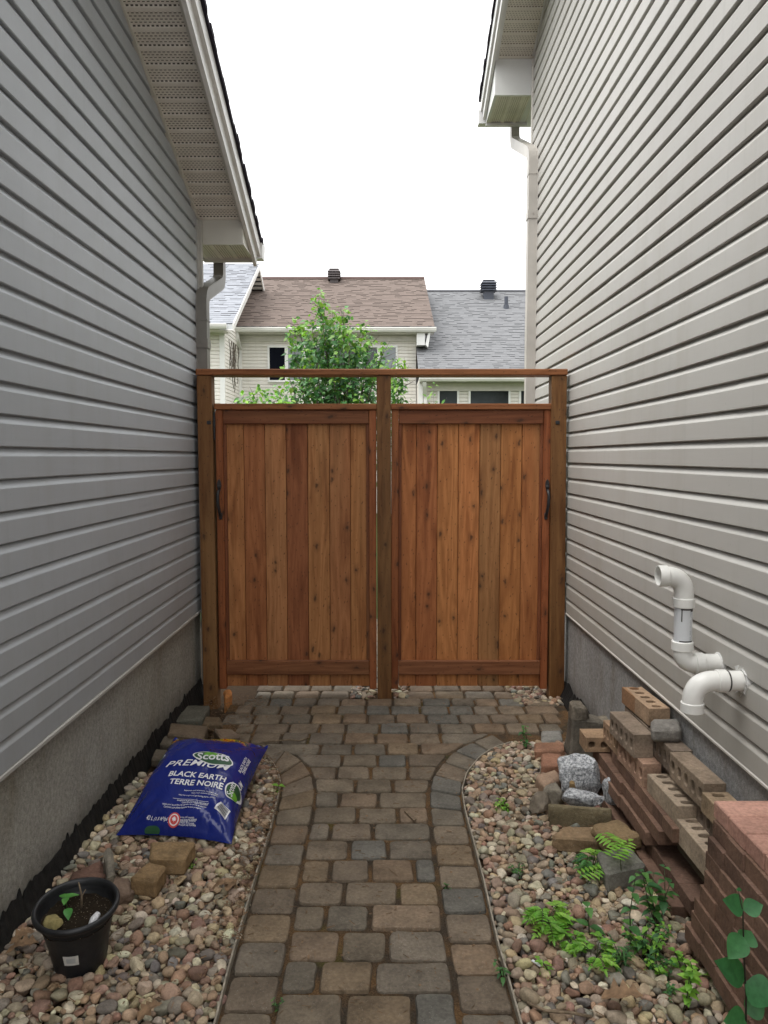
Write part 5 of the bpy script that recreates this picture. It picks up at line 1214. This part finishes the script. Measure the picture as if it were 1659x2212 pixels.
herb('fern', gp(470, 690), 'small lime fern in the stones between the clumps', 'fern', ferny(3, .07, .05, LIME, 9))
herb('fern', gp(620, 790), 'small feathery fern left of the yellow green clump', 'fern', ferny(4, .09, .05, LIME, 10))
herb('weed', gp(590, 620), 'single stem weed with two broad leaves above the stones', 'weed', broad(1, .09, .06, .034, GREENS, 11, 2, .1))
herb('weed', gp(760, 790), 'low grassy green weed tuft among the stones', 'weed', broad(14, .06, .04, .007, GREENS, 12, 3, .7))
herb('weed', gp(1010, 850), 'low creeping green weed in the wet patch of stones', 'weed', broad(12, .035, .02, .016, GREENS + LIME, 13, 3, 1.0))
herb('weed', gp(1185, 1090), 'small climbing lime weed near the bottom right', 'weed', broad(2, .12, .034, .024, LIME, 14, 5, .1))
herb('weed', gp(1140, 860), 'lime leaf tuft beside the creeping weed', 'weed', broad(3, .05, .035, .028, LIME, 15, 3, .6))
herb('weed', gp(1350, 910), 'pale maple-like leaf standing by the lowest pavers', 'weed', broad(1, .06, .07, .06, LIME, 16, 1, .2))
herb('weed', gp(310, 835), 'tiny three leaf seedling beside a white scrap on the right stones', 'weed', broad(2, .03, .035, .02, LIME, 17, 2, .5))
herb('weed', gp(160, 270), 'small dark round weed cushion on the right stones', 'weed', broad(9, .03, .016, .011, GREENS, 18, 3, .9))
herb('weed', gp(65, 865), 'little green sprout at the right edge of the path', 'weed', broad(3, .03, .03, .014, GREENS, 19, 2, .7))
herb('weed', gp(1060, 1000), 'tiny creeping sprig near the brown leaf', 'weed', broad(4, .03, .02, .012, GREENS, 20, 3, .6))
herb('weed', gp(1500, 1160), 'leaf cluster at the very bottom right corner', 'weed', broad(3, .06, .075, .05, GREENS, 21, 1, .5))
herb('weed', gp(775, 600, c5, .05), 'slim weed growing up in front of the cored bricks', 'weed', broad(1, .20, .05, .026, GREENS, 22, 4, .06))
herb('weed', gp(190, 440, c5, .0), 'leafy sprout where the edging meets the landing', 'weed', broad(2, .12, .035, .02, GREENS, 23, 5, .08))
herb('weed', gp(1295, 600, c5, .33), 'small weed on the bricks against the right foundation', 'weed', broad(2, .07, .05, .04, GREENS, 24, 2, .3))
herb('weed', gp(72, 800, c5, .01), 'small bright weed on the stones below the landing', 'weed', broad(6, .035, .025, .016, LIME, 25, 3, .8))
herb('weed', Vector(onz(602, 1708, .01)), 'pale lobed leaf at the left edging beside the sack', 'weed', broad(1, .03, .045, .034, LIME, 26, 2, .3))
herb('weed', gp(1290, 350, cl), 'tiny clover sprout beside the larger tan paver', 'weed', broad(4, .02, .014, .012, LIME, 27, 2, .9))
herb('weed', Vector(onz(600, 2175, .0)), 'tiny green tuft in the left border joint of the path', 'weed', broad(4, .02, .014, .007, GREENS, 28, 2, .9))
herb('weed', Vector(onz(967, 1915, .0)), 'small green tuft in the right border joint of the path', 'weed', broad(5, .018, .014, .007, GREENS, 29, 2, .9))
def tallweed(lb, sb, P):
    Rf = random.Random(3); Y = P.y; pts = [Vector(ony(*c6(x, y), Y)) for x, y in ((1535, 1180), (1527, 1000), (1515, 760), (1508, 500), (1482, 365))]; pts[0].z = 0
    sb.tube(pts, [.003, .0026, .0022, .0018, .001], 6, (.045, .04, .03))
    for (bx_, by_), (tx, ty), wd, dy in (((1510, 480), (1375, 432), .05, -.02), ((1510, 485), (1635, 470), .042, .0), ((1512, 640), (1425, 785), .055, -.03), ((1512, 690), (1565, 620), .05, .02), ((1518, 905), (1325, 790), .062, -.03), ((1520, 920), (1690, 1060), .075, -.03), ((1525, 1100), (1650, 1050), .05, .0), ((1530, 1150), (1385, 1165), .06, -.03), ((1482, 372), (1490, 345), .012, 0)):
        a = Vector(ony(*c6(bx_, by_), Y)); b = Vector(ony(*c6(tx, ty), Y + dy)); leaf(lb, a, b - a + Vector((0, 0, .01)), (b - a).length, wd, Rf.choice([(.045, .165, .06), (.055, .185, .065)]), up=Vector((0, -.75, .65)), droop=.05, n=8)
herb('weed', Vector((1.6, 0, 0)) if False else Vector((float(ony(*c6(1535, 1180), 1.72)[0]), 1.72, .0)), 'tall broad leaf weed with dark stem at the bottom right', 'weed', tallweed)
def potplant(lb, sb, P):
    b = pot_pt(-.045, .035, .150); t_ = b + Vector((0, 0, .03)); sb.tube([b, t_], [.0015, .001], 5, (.10, .2, .05))
    for a, L in ((2.6, .034), (.6, .038), (1.7, .03), (4.9, .034)): leaf(lb, t_, Vector((math.cos(a), math.sin(a), .2)), L, L * .62, (.10, .30, .06), droop=.3)
    leaf(lb, b + Vector((.012, -.02, .012)), Vector((.4, -.9, -.1)), .042, .026, (.08, .27, .06))
herb('seedling', pot_pt(-.045, .035, .150), 'light green seedling growing in the black pot', 'seedling', potplant)
mb = MB(); b = pot_pt(.0, .03, .145); mb.tube([b, b + Vector((.002, 0, .045)), b + Vector((-.006, 0, .085))], [.0035, .003, .002], 6); mb.tube([b + Vector((.001, 0, .04)), b + Vector((.012, .004, .062))], [.002, .001], 5); tag(mb.build('dead_plant', 'twig', origin=tuple(b), smooth=True), 'dead brown stem standing in the black pot', 'dead plant')

# ------------------------------------------------------------------ trees and shrubs behind the gate
def woody(name, base, tips, label, cat, leafL, leafW, per, pal, seed, spread=.09, start=.35, tipcol=None, trunk_r=.018):
    t = thing(name, tuple(base), label, cat); lb, tb = MB(), MB(); Rf = random.Random(seed); base = Vector(base)
    for tip in tips:
        tip = Vector(tip); k = Rf.uniform(.1, .4); fork = base + Vector((0, 0, (tip.z - base.z) * k)) + (tip - base) * .06
        ctrl = fork.lerp(tip, .5) + Vector((Rf.uniform(-.08, .08), Rf.uniform(-.08, .08), .08)); pts = [base, fork]
        for i in range(1, 9):
            s_ = i / 8; pts.append(fork * (1 - s_) ** 2 + ctrl * 2 * s_ * (1 - s_) + tip * s_ * s_)
        tb.tube(pts, [trunk_r * (1 - .1 * i) for i in range(10)], 6)
        L = (tip - fork).length; n = int(per * L)
        for _ in range(n):
            s_ = start + (1 - start) * Rf.random() ** .9; p = fork * (1 - s_) ** 2 + ctrl * 2 * s_ * (1 - s_) + tip * s_ * s_; sp = spread * (1.15 - .75 * s_)
            off = Vector((Rf.gauss(0, sp), Rf.gauss(0, sp), Rf.gauss(0, sp * .8))); d = (off.normalized() + Vector((Rf.uniform(-.5, .5), Rf.uniform(-.5, .5), Rf.uniform(-.5, .3))))
            c_ = Rf.choice(tipcol if tipcol and s_ > .9 and Rf.random() < .7 else pal); sz = Rf.uniform(.7, 1.15); leaf(lb, p + off, d, leafL * sz, leafW * sz, jit(c_, .2, Rf), up=Vector((Rf.uniform(-.6, .6), Rf.uniform(-1, .2), 1)), droop=Rf.uniform(0, .5), n=4)
        for q in range(int(L * 6) if per > 30 else 0):
            s_ = Rf.uniform(start, .95); p = fork * (1 - s_) ** 2 + ctrl * 2 * s_ * (1 - s_) + tip * s_ * s_; e = p + Vector((Rf.gauss(0, .1), Rf.gauss(0, .1), Rf.uniform(0, .14))); tb.tube([p, e], [.003, .0012], 4)
    tb.build('trunk', 'bark', t, smooth=True); lb.build('crown', 'leaf', t, smooth=True); return t
YT = 8.0; Rt2 = random.Random(12)
TG = [(.065, .175, .06), (.085, .21, .065), (.048, .135, .05), (.11, .25, .075)]
def tp(x, y, Y=YT, j=.35): return ony(x, y, Y + Rt2.uniform(-j, j))
tips = [tp(x, y) for x, y in ((688, 632), (700, 655), (718, 668), (742, 672), (758, 700), (735, 690), (672, 690), (640, 690), (628, 715), (652, 700), (785, 705), (800, 712), (775, 735), (830, 752), (850, 775), (820, 772), (620, 800), (640, 770), (665, 760), (600, 838), (628, 850), (660, 840), (800, 800), (845, 815), (780, 850), (815, 860), (700, 720), (740, 745), (690, 770), (760, 780), (720, 800), (700, 830), (745, 840))]
woody('sapling_tree', (float(ony(732, 900, YT)[0]), YT, -.02), tips, 'leafy green sapling standing beyond the gates', 'tree', .056, .047, 96, TG, 8, .074, .38, [(.16, .30, .05)])
tips = [tp(x, y, 6.9, .2) for x, y in ((525, 852), (540, 846), (556, 840), (572, 843), (588, 848), (604, 856), (620, 862), (640, 866))]
woody('shrub', (float(ony(575, 900, 6.9)[0]), 6.9, -.02), tips, 'low pale green shrub just behind the left gate', 'shrub', .055, .036, 60, [(.075, .19, .05), (.10, .23, .06), (.06, .15, .045)], 9, .075, .45, LIME, .008)
tips = [tp(x, y, 6.3, .1) for x, y in ((850, 800), (862, 782), (868, 795), (874, 772), (856, 830), (866, 850))]
woody('shrub', (float(ony(858, 900, 6.3)[0]), 6.3, -.02), tips, 'narrow leafy shrub rising right of the middle post', 'shrub', .04, .024, 75, [(.06, .17, .04), (.08, .21, .045)], 10, .04, .45, LIME, .006)
tips = [tp(x, y, 6.0, .05) for x, y in ((938, 832), (925, 850), (905, 866), (965, 858))]
woody('shrub', (float(ony(915, 910, 6.0)[0]), 6.0, -.02), tips, 'thin sprigs showing above the right gate', 'shrub', .045, .024, 18, [(.08, .20, .04), (.10, .24, .05)], 11, .02, .6, LIME, .004)

# ================================================================== LITTER
def dleaf(p, L, W, yaw, label, lobes=True, seed=0, col=None):
    mb = MB(); Rl = random.Random(seed); n = 9; mid = []; l = []; r_ = []; d = Vector((math.cos(yaw), math.sin(yaw), .15)).normalized(); s_ = d.cross(Vector((0, 0, 1))).normalized()
    for i in range(n + 1):
        t = i / n; wd = W * .5 * math.sin(math.pi * min(.98, t * .9 + .08)) * (1 if not lobes else (1.15 if i % 2 else .55)); q = Vector(p) + d * (L * t) + Vector((0, 0, .012 * math.sin(t * 3)))
        mid.append(q); l.append(q + s_ * wd + Vector((0, 0, wd * Rl.uniform(.1, .6)))); r_.append(q - s_ * wd + Vector((0, 0, wd * Rl.uniform(.1, .6))))
    m = n + 1; mb.add(mid + l + r_, [f for i in range(n) for f in ((i, i + 1, m + i + 1, m + i), (i + 1, i, 2 * m + i, 2 * m + i + 1))]); return tag(mb.build('dry_leaf', 'dry_leaf', origin=tuple(p), smooth=True), label, 'dry leaf')
dleaf(gp(660, 1015, z=.04), .11, .075, -.15, 'brown lobed oak leaf on the right stones near the bottom', seed=1)
dleaf(gp(1430, 510, cl, .04), .06, .045, .2, 'dry brown leaf on the left stones beside the path edging', seed=2)
dleaf(gp(1530, 520, cl, .04), .055, .045, 1.2, 'tan dry leaf nearest the left path edging', False, seed=3)
dleaf(gp(40, 940, cl, .04), .09, .06, .3, 'large orange brown dry leaf left of the black pot', seed=4)
dleaf(gp(930, 1400, cl, .04), .07, .05, .8, 'dark reddish dry leaf at the bottom of the left stones', seed=5)
dleaf(gp(70, 880, cl, .045), .07, .05, .7, 'curled dry leaf against the foundation above the orange brown one', seed=6)
def twig(pts, r_, label):
    mb = MB(); mb.tube(arc_path(pts, .012, 3) if len(pts) > 2 else pts, r_, 6); tag(mb.build('twig', 'twig', origin=tuple(pts[0]), smooth=True), label, 'twig')
cr = lambda x, y: ((700 + x / 1.659) / 1.507, (2200 + y / 1.659) / 1.507)
twig([Vector(onz(*cr(255, 357), .008)), Vector(onz(*cr(410, 345), .012)), Vector(onz(*cr(455, 352), .008)), Vector(onz(*cr(508, 332), .008))], .004, 'long pale twig lying on the pavers by the sack')
twig([Vector(onz(*cl(790, 205), .045)), Vector(onz(*cl(880, 150), .05))], .002, 'thin straw below the corner of the sack')
twig([gp(215, 1040, z=.035), gp(330, 1090, z=.03), gp(480, 1100, z=.045), gp(600, 1125, z=.035)], .004, 'brown curved twig across the right stones at the bottom')
mb = MB(); A = [Vector(onz(*cr(x, y), .004)) for x, y in ((1022, 738), (1035, 738), (1088, 780), (1075, 792))]; mb.hexa([tuple(p) for p in A] + [tuple(p + Vector((0, 0, .008))) for p in A]); tag(mb.build('wood_chip', 'twig', origin=tuple(A[0])), 'flat grey wood chip lying on the path', 'wood chip')
mb = MB(); A = [gp(x, y, z=.04) for x, y in ((238, 790), (250, 785), (300, 820), (290, 826))]; mb.hexa([tuple(p) for p in A] + [tuple(p + Vector((0, 0, .003))) for p in A]); tag(mb.build('plastic_scrap', 'foil', origin=tuple(A[0])), 'thin white strip lying on the right stones', 'scrap')
# pine needles and bark crumbs caught along the edging and between the stones
def litter(name, label, fn, n, seed, col=(.10, .05, .025)):
    mb = MB(); Rl = random.Random(seed)
    for _ in range(n):
        x, y, z = fn(Rl); a = Rl.uniform(0, 6.28); L = Rl.uniform(.006, .026); wd = Rl.uniform(.0004, .0012) if Rl.random() < .8 else Rl.uniform(.002, .0045); d = Vector((math.cos(a), math.sin(a), Rl.uniform(-.3, .3))); s_ = d.cross(Vector((0, 0, 1))).normalized() * wd; p = Vector((x, y, z))
        L = L if wd < .003 else L * .4; mb.add([p - s_, p + s_, p + s_ + d * L, p - s_ + d * L], [(0, 1, 2, 3)], col)
        mb.add([p - s_, p - s_ + d * L, p - s_ + d * L + Vector((0, 0, .0015)), p - s_ + Vector((0, 0, .0015))], [(0, 1, 2, 3)], col)
    tag(mb.build(name, 'dry_leaf'), label, 'litter', kind='stuff')
litter('needle_litter', 'brown needles along the left edging', lambda Rl: (lambda y: (xat(EL, y) - abs(Rl.gauss(0, .05)), y, .014 + Rl.uniform(0, .02)))(Rl.uniform(2.2, 3.7)), 900, 1)
litter('needle_litter', 'crumbs of bark around the left post', lambda Rl: (Rl.uniform(-1.1, -.72), Rl.uniform(3.9, 4.65), .0 + Rl.uniform(-.01, .015)), 700, 2)
litter('needle_litter', 'specks and needles strewn over the pavers', lambda Rl: (Rl.uniform(-.85, .95), Rl.uniform(3.4, 4.6), .002 + Rl.uniform(0, .003)), 420, 3)
litter('needle_litter', 'crumbs caught in the joints of the path', lambda Rl: (Rl.uniform(-.42, .32), Rl.uniform(1.7, 3.5), .001 + Rl.uniform(0, .002)), 350, 8)
litter('needle_litter', 'fallen needles among the river stones', lambda Rl: (Rl.choice((-1, 1)) * Rl.uniform(.45, 1.05), Rl.uniform(1.9, 3.4), .022 + Rl.uniform(0, .014)), 1500, 4)
for o in scene.objects:
    if '_o' in o: del o['_o']
